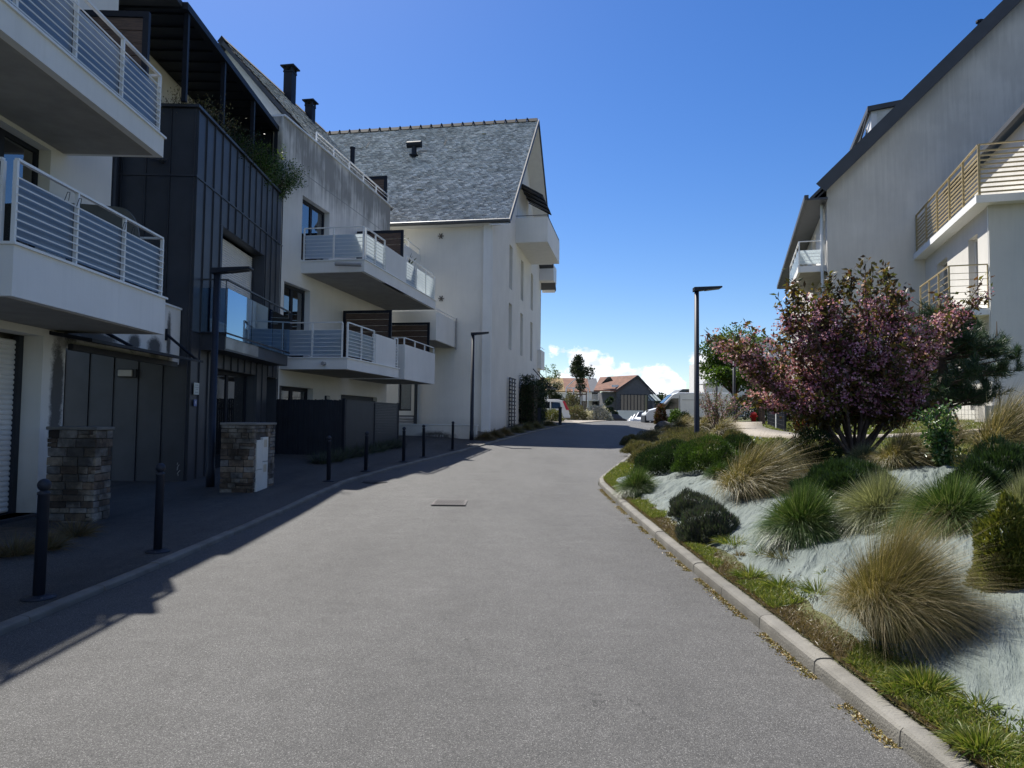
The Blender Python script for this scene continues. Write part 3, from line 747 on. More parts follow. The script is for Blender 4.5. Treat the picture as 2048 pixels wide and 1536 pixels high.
t = thing('name_plate', 'pale square plate with faint lines of print right of the porch', 'sign', FL.w(-6.56, 15.78, 2.17), FL.a)
MB().box(-.008, .008, -.13, .13, -.12, .14).build('plate', simple('plate_cream', (.55, .58, .52), .5), t, bevel=.004)
for k, (w_, z) in enumerate(((.16, .09), (.20, .04), (.12, .0), (.16, -.07))):
    MB().box(.008, .010, -w_ / 2, w_ / 2, z - .008, z + .008).build('print_line', m_pvc, t)
t = thing('house_number_sign', 'small blue enamel house number 4 under the name plate', 'sign', FL.w(-6.56, 15.75, 1.87), FL.a)
MB().box(-.006, .006, -.075, .075, -.075, .075).build('plate', simple('enamel_blue', (.03, .09, .30), .3), t, bevel=.003)
text('4', .13, m_white, t, (.008, 0, 0), (rad(90), 0, rad(90)))
m_chalk = simple('pale_scuff', (.35, .36, .37), .9)
for k in range(7):
    z = .30 + k * .04; mb = MB(); mb.bar((-6.75 + random.uniform(-.02, .02), 15.415, z), (-6.72 + random.uniform(-.03, .03), 15.415, z + .04), .012, .003, up=(0, 1, 0)); mb.build('scuff', m_chalk, Z)

# ================================================================== STONE PILLARS
def pillar(label, x0, x1, y0, y1, z0, z1, seed, cab=None):
    rnd = random.Random(seed); t = thing('stone_pillar', label, 'pillar', FL.w((x0 + x1) / 2, (y0 + y1) / 2, z0), FL.a)
    hx = (x1 - x0) / 2; hy = (y1 - y0) / 2; H = z1 - z0
    MB().box(-hx + .03, hx - .03, -hy + .03, hy - .03, 0, H).build('mortar_core', m_mort, t)
    z = 0.
    while z < H - .01:
        h = min(rnd.choice([.075, .09, .11, .13]), H - z)
        if H - z - h < .04: h = H - z
        for side in range(2):   # near face, right face
            L_ = 2 * hx if side == 0 else 2 * hy; a = 0.
            while a < L_ - .005:
                l_ = rnd.uniform(.12, .3)
                if L_ - a - l_ < .08: l_ = L_ - a
                pr = rnd.uniform(-.010, .010); g_ = .005; mb = MB(); dz = rnd.uniform(-.003, .003)
                splits = [(z, z + h)] if h < .1 or rnd.random() < .8 else [(z, z + h / 2), (z + h / 2, z + h)]
                for (za, zb) in splits:
                    if side == 0:
                        mb = MB(); mb.box(-hx + a + g_ * (a > 0), -hx + a + l_ - g_, -hy - pr, -hy + .05, za + g_, zb - g_)
                    else:
                        if cab and cab[0] < a + l_ and cab[1] > a and cab[2] < z + h and cab[3] > z:
                            # stone trimmed at the cabinet
                            if a < cab[0] - .05: l2 = cab[0] - a
                            elif a + l_ > cab[1] + .05:
                                mb = MB(); mb.box(hx - .05, hx + pr, -hy + cab[1], -hy + a + l_ - g_, za + g_, zb - g_); q = mb.build('stone', m_stone, t, bevel=.006); continue
                            else: continue
                            mb = MB(); mb.box(hx - .05, hx + pr, -hy + a + g_, -hy + a + l2, za + g_, zb - g_); mb.build('stone', m_stone, t, bevel=.006); continue
                        mb = MB(); mb.box(hx - .05, hx + pr, -hy + a + (g_ if a > 0 else .004), -hy + a + l_ - g_, za + g_, zb - g_)
                    for i, v_ in enumerate(mb.v): mb.v[i] = (v_[0] + rnd.uniform(-.004, .004), v_[1] + rnd.uniform(-.004, .004), v_[2] + rnd.uniform(-.005, .005))
                    mb.build('stone', m_stone, t, bevel=.006)
                a += l_
        z += h
    cb = MB(); cb.box(-hx - .02, hx + .025, -hy - .025, hy + .02, H, H + .045); cb.build('cap_stone', m_kerb, t, bevel=.008)
    return t
m_mort = simple('mortar', (.06, .052, .045), .95, var=.3, scale=12)
pillar('mould blackened stone pillar beside the porch and garage', -6.29, -5.62, 10.2, 10.64, 0, 1.37, 3)
P2 = pillar('stone pillar holding white meter cabinets', -5.2, -4.57, 13.7, 14.98, .08, 1.42, 9, cab=(.12, .80, .0, 1.12))
cabm = simple('meter_cabinet', (.62, .61, .55), .6, var=.06); cabd = simple('meter_label_panel', (.45, .40, .30), .6)
for (a, b_, c, d_) in ((.13, .45, .48, 1.05), (.13, .45, .03, .47), (.46, .79, .62, 1.10), (.46, .79, .03, .61)):
    q = MB().box(.255, .335, -.64 + a, -.64 + b_, c, d_).build('meter_cabinet', cabm, P2, bevel=.006)
    if a > .3: MB().box(.335, .338, -.64 + a + .06, -.64 + b_ - .08, d_ - .2, d_ - .05).build('label_panel', cabd, q)

# ================================================================== BUILDING B (middle white)
B_FREE = []
B = thing('apartment_building', 'weathered white apartment building with stacked balconies and slate roof behind the zinc block', 'building', (0, 0, 0), FG.a)
w = MB()
hB = [(19.25, 21.1, 6.22, 8.15), (18.3, 19.9, 3.3, 5.4), (18.2, 20.25, .9, 2.45), (22.3, 25.6, .35, 2.35)]
wall(w, 'x', -10.2, -9.9, 18.0, 26.6, 0, 10.0, hB)
w.box(-14, -10.2, 26.3, 26.6, 0, 10.0)
w.build('wall', m_wallB, B)
MB().box(-14, -9.85, 18.0, 26.65, 10.0, 10.05).build('coping', m_white, B)
MB().box(-9.9, -9.893, 18.0, 26.6, 8.80, 8.82).build('render_joint', m_pvc, B)
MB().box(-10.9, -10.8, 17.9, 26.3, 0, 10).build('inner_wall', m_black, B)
window(B, 'x', -10.08, *hB[0], 1, fw=.09, curtain=True); window(B, 'x', -10.08, *hB[1], 1, fw=.1, name='door', curtain=True); window(B, 'x', -10.08, *hB[2], 1, fw=.12, curtain=True)
MB().box(-10.22, -10.2, 20.2, 20.9, 6.3, 8.1).build('curtain', m_curt, B)
dg = MB().box(-10.1, -10.06, 22.3, 25.6, .35, 2.35).build('garage_door', m_black, B)
for k in range(9): MB().box(-10.06, -10.045, 22.32, 25.58, .38 + k * .22, .38 + k * .22 + .2).build('door_slat', m_anthra, dg)
# gable wall, roof
w = MB(); w.prism([Vector((-16.6, 20.5, 10)), Vector((-10.25, 20.5, 10)), Vector((-13.35, 20.5, 13.5)), Vector((-13.45, 20.5, 13.5))], (0, .25, 0)); w.build('gable_wall', m_fascia, B)
def roof_slope(parent, Pe0, Pe1, Pr1, Pr0, th=.12, name='roof', mat=None):
    n_ = (Vector(Pe1) - Vector(Pe0)).cross(Vector(Pr0) - Vector(Pe0)).normalized() * -th
    lo = [Vector(p) + n_ for p in (Pe0, Pe1, Pr1, Pr0)]
    return MB().hexa(lo, [Vector(p) for p in (Pe0, Pe1, Pr1, Pr0)]).build(name, mat or m_verge, parent)
def slates(parent, e0, e1, r0, rows_, cols, seed, t=.010, lift=.028):
    """overlapping slates on the slope from eave e0->e1 up to ridge (over e0: r0); joined, far too many to pick apart"""
    e0, e1, r0 = Vector(e0), Vector(e1), Vector(r0); U_ = e1 - e0; Vv = r0 - e0; lu = U_.length; lv = Vv.length; U_.normalize(); Vv.normalize(); N = U_.cross(Vv).normalized()
    if N.z < 0: N = -N
    rng = np.random.default_rng(seed); V = []; cw = lu / cols; rh = lv / rows_
    I, J = np.meshgrid(np.arange(cols), np.arange(rows_)); I = I.ravel(); J = J.ravel(); n = len(I)
    off = (J % 2) * .5 + rng.uniform(-.06, .06, n)
    a0 = np.clip((I + off) * cw + .006, 0, lu); a1 = np.clip((I + 1 + off) * cw - .006, 0.02, lu)
    b0 = J * rh + rng.uniform(-.014, .014, n); b1 = np.minimum((J + 1) * rh + .03, lv)
    h0 = lift + rng.uniform(-.006, .009, n); h1 = np.full(n, .006) + rng.uniform(0, .004, n); tl = rng.uniform(-.004, .004, n)
    E = np.array(e0); u = np.array(U_); v = np.array(Vv); nn = np.array(N)
    def P(a, b, h): return E + a[:, None] * u + b[:, None] * v + h[:, None] * nn
    c = [P(a0, b0, h0 + tl), P(a1, b0, h0 - tl), P(a1, b1, h1), P(a0, b1, h1), P(a0, b0, h0 - t * 2 + tl), P(a1, b0, h0 - t * 2 - tl)]
    V = np.stack(c, 1).reshape(-1, 3); o = np.arange(n)[:, None] * 6
    F = np.concatenate([o + np.array([[0, 1, 2, 3]]), o + np.array([[4, 5, 1, 0]])])
    q = arr_mesh('slates', V, [F], m_slate, parent); q['kind'] = 'stuff'; return q
roof_slope(B, (-10.2, 20.2, 10.25), (-10.2, 27.75, 10.25), (-13.35, 27.75, 13.7), (-13.35, 20.2, 13.7))
slates(B, (-10.18, 20.2, 10.28), (-10.18, 27.75, 10.28), (-13.35, 20.2, 13.72), 22, 34, 3)
roof_slope(B, (-16.5, 27.75, 10.25), (-16.5, 20.2, 10.25), (-13.35, 20.2, 13.7), (-13.35, 27.75, 13.7))
for k in range(16):
    y = 20.2 + k * .472; MB().prism([Vector((-13.5, y, 13.64)), Vector((-13.35, y, 13.82)), Vector((-13.2, y, 13.64))], (0, .46, .0)).build('ridge_tile', m_slated, B)
# flues on B's ridge: things of their own
for (x, y, z0, h, r_, lab) in ((-13.2, 24.4, 13.3, 1.3, .20, 'tall black metal chimney flue on the slate ridge'), (-13.2, 26.1, 13.2, .85, .18, 'short black metal chimney flue lower down the slate ridge')):
    t = thing('chimney_flue', lab, 'chimney', FG.w(x, y, z0), FG.a); B_FREE.append(t)
    MB().box(-r_ * .85, r_ * .85, -r_ * .85, r_ * .85, 0, h).build('stack', m_black, t)
    MB().box(-r_ * .95, r_ * .95, -r_ * .95, r_ * .95, h, h + .05).build('collar', m_black, t)
    for i in (-1, 1):
        for j in (-1, 1): MB().box(i * r_ * .75 - .03, i * r_ * .75 + .03, j * r_ * .75 - .03, j * r_ * .75 + .03, h + .05, h + .2).build('spacer', m_black, t)
    MB().box(-r_ * 1.35, r_ * 1.35, -r_ * 1.35, r_ * 1.35, h + .2, h + .25).build('cap', m_black, t)
railing(B, FG, (-9.98, 20.2), (-9.98, 26.5), 10.05, 10.42, 5, 2, m_white, None, gz0=10.12, gz1=10.28)
screen(B, 'y', 26.4, -11.3, -10.0, 10.05, 11.2, 4, .12)
t = thing('vent_pipe', 'thin black vent pipe rising beside the roof terrace', 'vent pipe', FG.w(-11.3, 26.0, 10.3), FG.a); B_FREE.append(t); MB().tube((0, 0, 0), (0, 0, 1.9), .09, n=10).build('pipe', m_black, t); MB().tube((0, 0, 1.9), (0, 0, 1.96), .11, n=10).build('cap', m_black, t)
# B1 upper balcony
b = slab(B, FG, -9.9, -7.93, 19.28, 26.5, 5.82, 6.16)
railing(b, FG, (-9.85, 19.33), (-8.0, 19.33), 6.19, 7.14, 2, 7, m_white, m_frost, gz0=6.27, gz1=6.93, end_posts=(True, True))
railing(b, FG, (-7.98, 19.45), (-7.98, 21.0), 6.19, 7.14, 2, 8, m_white, m_frost, gz0=6.27, gz1=6.96)
MB().box(-8.06, -7.935, 21.02, 23.0, 5.82, 7.0).build('parapet_panel', m_fascia, b)
railing(b, FG, (-7.98, 23.05), (-7.98, 26.45), 6.19, 7.14, 3, 8, m_white, m_frost, gz0=6.27, gz1=6.96)
railing(b, FG, (-9.85, 26.45), (-8.0, 26.45), 6.19, 7.14, 2, 7, m_white, m_frost, gz0=6.27, gz1=6.93, end_posts=(False, False))
screen(b, 'y', 23.2, -9.85, -8.15, 6.17, 8.1)
MB().tube((-8.75, 19.1, 6.02), (-7.95, 19.12, 5.98), .055, n=10).build('overflow_pipe', m_pvc, b)
# B2 lower near balcony
b = slab(B, FG, -9.9, -7.9, 18.15, 22.3, 2.9, 3.2)
railing(b, FG, (-9.85, 18.2), (-8.08, 18.2), 3.23, 4.18, 2, 7, m_white, m_frost, gz0=3.3, gz1=3.98)
railing(b, FG, (-7.95, 18.25), (-7.95, 20.2), 3.23, 4.18, 2, 8, m_white, m_frost, gz0=3.3, gz1=3.98)
MB().box(-8.03, -7.905, 20.25, 22.0, 2.9, 4.12).build('parapet_panel', m_fascia, b)
railing(b, FG, (-7.95, 22.02), (-7.95, 22.28), 3.23, 4.18, 1, 8, m_white, None, gz0=3.3, gz1=3.98)
screen(b, 'y', 22.2, -9.85, -8.15, 3.2, 5.15)
MB().tube((-8.55, 18.15, 3.05), (-8.55, 18.0, 3.05), .05, n=10).build('drain_spout', m_pvc, b)
# B3 lower far balcony, solid parapet
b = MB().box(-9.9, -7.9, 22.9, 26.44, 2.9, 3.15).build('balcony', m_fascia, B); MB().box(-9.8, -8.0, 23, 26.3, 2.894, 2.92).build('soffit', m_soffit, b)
MB().box(-7.99, -7.9, 22.9, 26.44, 3.15, 4.08).build('parapet_panel', m_fascia, b); MB().box(-9.85, -7.99, 22.9, 22.98, 3.15, 4.08).build('parapet_panel', m_fascia, b)
railing(b, FG, (-7.95, 22.95), (-7.95, 26.4), 4.08, 4.3, 3, 0, m_white); railing(b, FG, (-9.85, 22.95), (-7.95, 22.95), 4.08, 4.3, 2, 0, m_white)
screen(b, 'y', 26.3, -9.8, -8.1, 3.2, 5.3)
t = thing('wall_light', 'small wall light between the ground floor window and garage door', 'wall light', FG.w(-9.9, 21.2, 2.2), FG.a); B_FREE.append(t); MB().box(0, .05, -.14, .14, -.07, .07).build('housing', m_anthra, t, bevel=.01); MB().box(.05, .08, -.11, .11, -.05, .05).build('diffuser', m_curt, t, bevel=.01)

def scale_about_camera(root, k):
    """scale all meshes under root about the camera position; their image outline stays unchanged"""
    done = set()
    def rec(o):
        for ch in [x for x in SC.objects if x.parent == o]:
            if ch.type == 'MESH' and ch.data.name not in done:
                done.add(ch.data.name)
                for v in ch.data.vertices: v.co.x *= k; v.co.y *= k; v.co.z = EYE + (v.co.z - EYE) * k
            rec(ch)
    rec(root)
KB = 1.10  # factor scaling the middle block about the camera until it meets the zinc block
scale_about_camera(B, KB)
for o in B_FREE:
    l_ = o.location; l_.x *= KB; l_.y *= KB; l_.z = EYE + (l_.z - EYE) * KB; o.location = l_; o.scale = (KB, KB, KB)

# ================================================================== BUILDING C (slate gable building)
G_ = thing('gable_building', 'tall white gabled building with lichen grey slate roof facing the bend', 'building', (0, 0, 0), FG.a)
w = MB()
slits = []
for y in (33.75, 37.1, 40.55): slits += [(y, y + .85, 8.0, 10.15), (y, y + .85, 5.0, 7.28)]
wall(w, 'x', -6.65, -6.4, 29.65, 44.8, 0, 10.4, slits + [(42.3, 43.6, .9, 3.2)])
wall(w, 'y', 29.65, 29.9, -18.5, -6.65, 0, 10.4, [(-10.5, -9.9, 1.9, 3.3)])
w.box(-18.5, -6.4, 44.55, 44.8, 0, 10.4); w.box(-6.95, -6.65, 29.9, 44.5, 0, .5)
w.prism([Vector((-6.65, 29.65, 10.4)), Vector((-6.65, 44.8, 10.4)), Vector((-6.65, 37.2, 17.4))], (.25, 0, 0))
w.build('wall', m_wallC, G_)
MB().box(-7.3, -7.2, 30, 44.4, 0, 10.3).build('inner_wall', m_soffit, G_)
for (y0, y1, z0, z1) in slits:
    window(G_, 'x', -6.6, y0, y1, z0, z1, 0, fw=.05, mat=m_shut, back=1, curtain=True)
MB().box(-6.72, -6.35, 29.42, 29.65, .3, 10.3).build('corner_pilaster', m_fascia, G_)
MB().box(-6.4, -6.38, 35.9, 38.6, 11.9, 13.6).build('window', m_shut, G_)
roof_slope(G_, (-18.5, 29.2, 10.05), (-5.55, 29.2, 10.05), (-5.55, 37.2, 17.65), (-18.5, 37.2, 17.65))
roof_slope(G_, (-5.55, 45.3, 10.05), (-18.5, 45.3, 10.05), (-18.5, 37.2, 17.65), (-5.55, 37.2, 17.65))
slates(G_, (-18.5, 29.18, 10.09), (-5.55, 29.18, 10.09), (-18.5, 37.2, 17.71), 80, 74, 5, .012, .027)
vb = m_verge
for (y0, z0, y1, z1) in ((29.1, 9.98, 37.2, 17.7), (45.4, 9.98, 37.2, 17.7)):
    MB().bar((-5.53, y0, z0 - .03), (-5.53, y1, z1 - .03), .05, .2, up=(0, 0, 1)).build('barge_board', m_verge, G_)
    sfx = MB(); 
    sfx.hexa([(-6.4, y0, z0 - .17), (-5.56, y0, z0 - .17), (-5.56, y1, z1 - .29), (-6.4, y1, z1 - .29)], [(-6.4, y0, z0 - .13), (-5.56, y0, z0 - .13), (-5.56, y1, z1 - .25), (-6.4, y1, z1 - .25)])
    sfx.build('verge_soffit', m_shut, G_)
MB().box(-6.4, -5.5, 44.0, 45.5, 10.35, 11.35).build('boxed_eave', m_shut, G_)
MB().box(-18.5, -6.0, 29.2, 29.65, 9.93, 9.98).build('eave_soffit', m_shut, G_)
MB().tube((-18.5, 29.12, 10.0), (-5.5, 29.12, 10.0), .085, n=10).build('gutter', m_gutter, G_)
for k in range(22):
    x = -5.6 - k * .6
    o = MB().prism([Vector((x, 37.0, 17.62)), Vector((x, 37.2, 17.86)), Vector((x, 37.4, 17.62))], (-.55, 0, 0)).build('ridge_tile', m_slated, G_)
    MB().box(x - .59, x - .53, 37.12, 37.28, 17.80, 17.875).build('tile_collar', m_slated, o)
for (x, f_) in ((-14.6, .83), (-10.2, .80)):
    y = 29.2 + 8 * f_; z = 10.1 + 7.6 * f_; MB().bar((x, y, z + .12), (x, y - .5, z - .36), .03, .02).build('roof_hook', m_slated, G_)
for (x, f_) in ((-8.3, .86), (-10.3, .28)):
    y = 29.2 + 8 * f_; z = 10.08 + 7.6 * f_; MB().bar((x - .12, y, z + .12), (x + .12, y, z + .12), .2, .05).build('vent_tile', m_white, G_)
t = RV = thing('roof_vent', 'black cowl vent pipe on the sunlit slate slope', 'roof vent', FG.w(-11.55, 34.3, 15.0), FG.a)
MB().tube((0, 0, -.2), (0, 0, .5), .13, n=12).build('pipe', m_black, t); MB().tube((-.38, 0, .62), (.38, 0, .62), .17, n=14).build('cowl', m_black, t); MB().box(-.2, .2, -.2, .2, .02, .08).build('flashing', m_black, t)
# high balcony on the gable side
b = MB().box(-6.4, -4.75, 35.4, 40.6, 10.62, 10.86).build('balcony', m_fascia, G_)
MB().box(-6.38, -4.85, 35.5, 40.5, 10.61, 10.64).build('soffit', m_shut, b)
MB().box(-4.84, -4.75, 35.4, 40.6, 10.86, 11.9).build('parapet_panel', m_fascia, b); MB().box(-6.4, -4.84, 35.4, 35.47, 10.86, 11.9).build('parapet_panel', m_fascia, b)
MB().bar((-6.4, 35.4, 12.0), (-4.78, 35.4, 12.0), .04, .03).build('handrail', m_gutter, b); MB().bar((-4.78, 35.4, 12.0), (-4.78, 40.6, 12.0), .04, .03).build('handrail', m_gutter, b)
t = AWN = thing('awning', 'dark glass panelled awning above the high gable balcony', 'awning', (0, 0, 0), FG.a)
aw = [(-6.38, 36.0, 13.95), (-5.1, 36.0, 13.2), (-5.1, 39.4, 13.2), (-6.38, 39.4, 13.95)]
MB().hexa(aw, [Vector(p) + Vector((0, 0, .05)) for p in aw]).build('canopy', m_anthra, t)
for k in range(5): y = 36 + k * .85; MB().bar((-6.38, y, 13.9), (-5.08, y, 13.16), .04, .05).build('rib', m_black, t)
# small far balcony, entrance canopy, trellis
b = MB().box(-6.4, -6.16, 43.4, 45.0, 4.75, 5.9).build('balcony', m_fascia, G_); MB().bar((-6.18, 43.4, 6.05), (-6.18, 45, 6.05), .03, .03).build('handrail', m_white, b)
ec = MB().hexa([(-6.4, 41.2, 3.55), (-5.2, 41.2, 3.45), (-5.2, 44.2, 3.45), (-6.4, 44.2, 3.55)], [(-6.4, 41.2, 3.62), (-5.2, 41.2, 3.5), (-5.2, 44.2, 3.5), (-6.4, 44.2, 3.62)]).build('canopy', m_black, G_)
for y in (41.7, 43.6): MB().tube((-6.39, y, 4.6), (-5.4, y, 3.5), .03, n=8).build('tie_rod', m_black, ec)
window(G_, 'x', -6.55, 42.3, 43.6, .9, 3.2, 0, name='door')
tr = thing('trellis', 'black ladder like metal trellis against the gable side wall', 'trellis', (0, 0, 0), FG.a)
for y in (33.5, 34.25, 34.95): MB().box(-6.3, -6.26, y, y + .05, .8, 3.6).build('upright', m_black, tr)
for k in range(15): MB().box(-6.26, -6.22, 33.5, 35.0, .95 + k * .185, .98 + k * .185 + .03).build('rung', m_black, tr)
# C2 and C3 boxed balconies in the corner
b = MB().box(-9.9, -7.93, 26.62, 29.65, 4.65, 4.85).build('balcony', m_fascia, G_); MB().box(-9.9, -8.0, 26.7, 29.6, 4.64, 4.67).build('soffit', m_soffit, b)
MB().box(-8.0, -7.93, 26.62, 29.65, 4.85, 5.78).build('parapet_panel', m_fascia, b); MB().box(-9.9, -8.0, 26.62, 26.7, 4.85, 5.78).build('parapet_panel', m_fascia, b)
MB().bar((-7.97, 26.65, 5.9), (-7.97, 29.6, 5.9), .03, .03).build('handrail', m_white, b)
MB().tube((-7.88, 29.5, 5.9), (-7.88, 29.5, 4.55), .035, n=8).build('drain_pipe', m_pvc, b)
b = MB().box(-11.2, -9.6, 26.7, 29.65, 7.55, 7.75).build('balcony', m_fascia, G_)
MB().box(-9.7, -9.6, 26.7, 29.65, 7.75, 8.72).build('parapet_panel', m_fascia, b); railing(b, FG, (-9.65, 26.75), (-9.65, 29.6), 8.72, 8.98, 2, 0, m_white)
# ground floor bits on C's front
lv = MB().box(-10.45, -9.75, 29.62, 29.65, 1.0, 1.7).build('louvre_vent', m_anthra, G_)
for k in range(6): MB().hexa([(-10.44, 29.62, 1.02 + k * .11), (-9.76, 29.62, 1.02 + k * .11), (-9.76, 29.56, 1.0 + k * .11), (-10.44, 29.56, 1.0 + k * .11)], [(-10.44, 29.62, 1.1 + k * .11), (-9.76, 29.62, 1.1 + k * .11), (-9.76, 29.57, 1.03 + k * .11), (-10.44, 29.57, 1.03 + k * .11)]).build('louvre', m_pvc, lv)
MB().tube((-9.65, 29.52, .6), (-9.65, 29.52, 4.6), .07, n=10).build('downpipe', m_anthra, G_)
window(G_, 'y', 29.8, -10.5, -9.9, 1.9, 3.3, 0, mat=m_anthra, back=-1)
for (x, z) in ((-8.68, 9.55), (-8.62, 6.8)):
    st = MB()
    for k in range(6):
        a = math.pi * k / 3; st.bar((x, 29.63, z), (x + .13 * math.cos(a), 29.60, z + .13 * math.sin(a)), .035, .03)
    st.build('tie_plate', m_rust, G_)
lw = MB().box(-11.4, -6.75, 28.75, 28.95, .3, 1.31).build('low_wall', stucco('stucco_low_wall', STUC, base_z=.75, blobs=[(tuple(FG.w(-8.5, 28.75, .8)), (.95, .95, .3))]), None); lw.rotation_euler = (0, 0, FG.a)
tag(lw, 'low white rendered garden wall with a blackened patch in front of the gabled building', 'wall')
MB().box(-11.45, -6.72, 28.72, 28.98, 1.31, 1.345).build('coping', m_white, lw)
for k in range(22):
    x = -8.9 + k * .035 + random.uniform(-.02, .02); z = .78 + random.uniform(0, .05)
    MB().bar((x, 28.742, z), (x + random.uniform(-.05, .06), 28.742, z + random.uniform(.04, .12)), .012, .004, up=(0, 1, 0)).build('graffiti_stroke', m_chalk, lw)

KC = 1.12   # gabled block scaled about the camera, chosen by where its shadow falls
scale_about_camera(G_, KC); scale_about_camera(AWN, KC); scale_about_camera(tr, KC)
l_ = RV.location; l_.x *= KC; l_.y *= KC; l_.z = EYE + (l_.z - EYE) * KC; RV.location = l_; RV.scale = (KC,) * 3

# ================================================================== RIGHT BUILDING
Rb = thing('apartment_building', 'large pale rendered building with a steep dark edged gable on the right', 'building', (0, 0, 0), FR.a)
w = MB()
wall(w, 'x', 3.5, 3.8, 30.71, 50, 1, 11.1, [(31.2, 32.6, 7.9, 10.2), (34.6, 36.2, 7.9, 10.2), (38.5, 40, 7.9, 10.2), (31.2, 32.8, 4.9, 7.0), (31.0, 32.4, 1.8, 4)])
w.prism([Vector((3.5, 30.46, 1)), Vector((20, 30.46, 1)), Vector((20, 30.46, 19.5)), Vector((12.2, 30.46, 19.5)), Vector((3.5, 30.46, 11.05))], (0, .25, 0))
w.build('wall', m_wallR, Rb)
MB().box(4.3, 4.4, 31, 49, 1, 11).build('inner_wall', m_soffit, Rb)
for h in [(31.2, 32.6, 7.9, 10.2), (34.6, 36.2, 7.9, 10.2), (38.5, 40, 7.9, 10.2), (31.2, 32.8, 4.9, 7.0), (31.0, 32.4, 1.8, 4)]:
    window(Rb, 'x', 3.7, *h, 0, fw=.07, mat=m_shut, back=-1, curtain=True)
roof_slope(Rb, (2.85, 50, 10.55), (2.85, 30.1, 10.55), (12.4, 30.1, 19.9), (12.4, 50, 19.9), .1)
MB().bar((3.25, 30.12, 10.92), (12.4, 30.12, 19.9), .06, .48, up=(0, 0, 1)).build('barge_board', m_verge, Rb)
MB().hexa([(3.1, 30.16, 10.5), (12.4, 30.16, 19.6), (12.4, 30.46, 19.6), (3.1, 30.46, 10.5)], [(3.1, 30.16, 10.55), (12.4, 30.16, 19.65), (12.4, 30.46, 19.65), (3.1, 30.46, 10.55)]).build('verge_soffit', m_verge, Rb)
MB().box(2.75, 3.5, 30.1, 50, 10.44, 10.52).build('eave_soffit', m_verge, Rb)
MB().bar((2.72, 30.1, 10.56), (2.72, 50, 10.56), .16, .2).build('gutter', m_verge, Rb)
MB().tube((3.36, 30.9, 2), (3.36, 30.9, 10.5), .06, n=10).build('downpipe', m_white, Rb); MB().tube((3.38, 31.12, 2), (3.38, 31.12, 10.4), .05, n=10).build('downpipe', m_anthra, Rb)
# dormer
dm = MB().prism([Vector((5.4, 32, 12.9)), Vector((5.4, 32, 14.55)), Vector((7.0, 32, 14.75)), Vector((7.2, 32, 14.6))], (0, 4.5, 0)).build('dormer', m_shut, Rb)
MB().prism([Vector((5.62, 31.97, 13.1)), Vector((5.62, 31.97, 14.5)), Vector((7.05, 31.97, 14.6))], (0, .03, 0)).build('dormer_cheek', m_slate, dm)
MB().hexa([(5.25, 31.85, 14.52), (7.3, 31.85, 14.72), (7.3, 36.7, 14.72), (5.25, 36.7, 14.52)], [(5.25, 31.85, 14.72), (7.3, 31.85, 14.92), (7.3, 36.7, 14.92), (5.25, 36.7, 14.72)]).build('dormer_roof', m_verge, dm)
MB().bar((5.28, 31.9, 14.5), (5.28, 36.7, 13.3), .06, .06).build('dormer_trim', m_verge, dm)
MB().box(5.36, 5.4, 33, 35, 13.3, 14.2).build('dormer_window', m_pane, dm)
t = thing('roof_vent', 'tiny dark vent on the right hand roof verge', 'roof vent', FR.w(9.0, 30.7, 16.6), FR.a); MB().tube((0, 0, 0), (0, 0, .45), .08, n=8).build('pipe', m_black, t); MB().tube((0, 0, .45), (0, 0, .52), .14, n=8).build('cap', m_black, t)
# small balcony on the left facade
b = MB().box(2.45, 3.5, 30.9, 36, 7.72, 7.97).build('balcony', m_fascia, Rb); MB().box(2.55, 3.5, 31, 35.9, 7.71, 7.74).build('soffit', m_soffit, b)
railing(b, FR, (2.5, 30.95), (3.45, 30.95), 7.97, 8.98, 1, 5, m_white, m_frost, gz0=8.07, gz1=8.62); railing(b, FR, (2.5, 30.95), (2.5, 35.9), 7.97, 8.98, 4, 5, m_white, m_frost, gz0=8.07, gz1=8.62)
# near volume
w = MB()
wall(w, 'x', 6.95, 7.2, 23.3, 30.46, 1.2, 7.9, [(24.3, 25.2, 4.95, 7.35), (24.2, 25.3, 2.05, 2.7), (27.5, 28.8, 4.95, 7.35)])
w.box(7.2, 20, 23.3, 23.55, 1.2, 7.9); w.box(7.2, 20, 23.55, 30.4, 7.6, 7.9); w.box(7.95, 8.15, 17, 30.4, 7.9, 10.35)
w.build('wall', m_wallR, Rb)
for h in ((24.3, 25.2, 4.95, 7.35), (24.2, 25.3, 2.05, 2.7), (27.5, 28.8, 4.95, 7.35)): window(Rb, 'x', 7.12, *h, 0, fw=.06, mat=m_shut, back=-1, curtain=True)
MB().box(7.6, 7.65, 23.6, 30.4, 1.2, 7.5).build('inner_wall', m_soffit, Rb)
tb = MB().box(6.55, 20, 22.95, 30.44, 7.9, 8.12).build('balcony', m_fascia, Rb)
MB().bar((6.92, 23.28, 1.9), (6.92, 23.28, 7.9), .012, .012).build('corner_trim', m_white, Rb)
railing(tb, FR, (6.66, 23.05), (6.66, 30.4), 8.12, 9.6, 5, 10, m_tan, None, gz0=8.22, gz1=9.42, topw=.07, postw=.06, barw=.034)
railing(tb, FR, (6.66, 23.05), (11.5, 23.05), 8.12, 9.6, 3, 10, m_tan, None, gz0=8.22, gz1=9.42, topw=.07, postw=.06, barw=.034)
MB().hexa([(7.7, 17, 10.33), (20, 17, 20), (20, 30.42, 20), (7.7, 30.42, 10.33)], [(7.7, 17, 10.46), (20, 17, 20.2), (20, 30.42, 20.2), (7.7, 30.42, 10.46)]).build('roof', m_verge, Rb)
MB().bar((7.65, 17, 10.4), (7.65, 30.4, 10.4), .12, .14).build('gutter', m_verge, Rb)
bb = MB().box(5.9, 6.95, 23.35, 26.8, 4.75, 4.95).build('balcony', m_fascia, Rb)
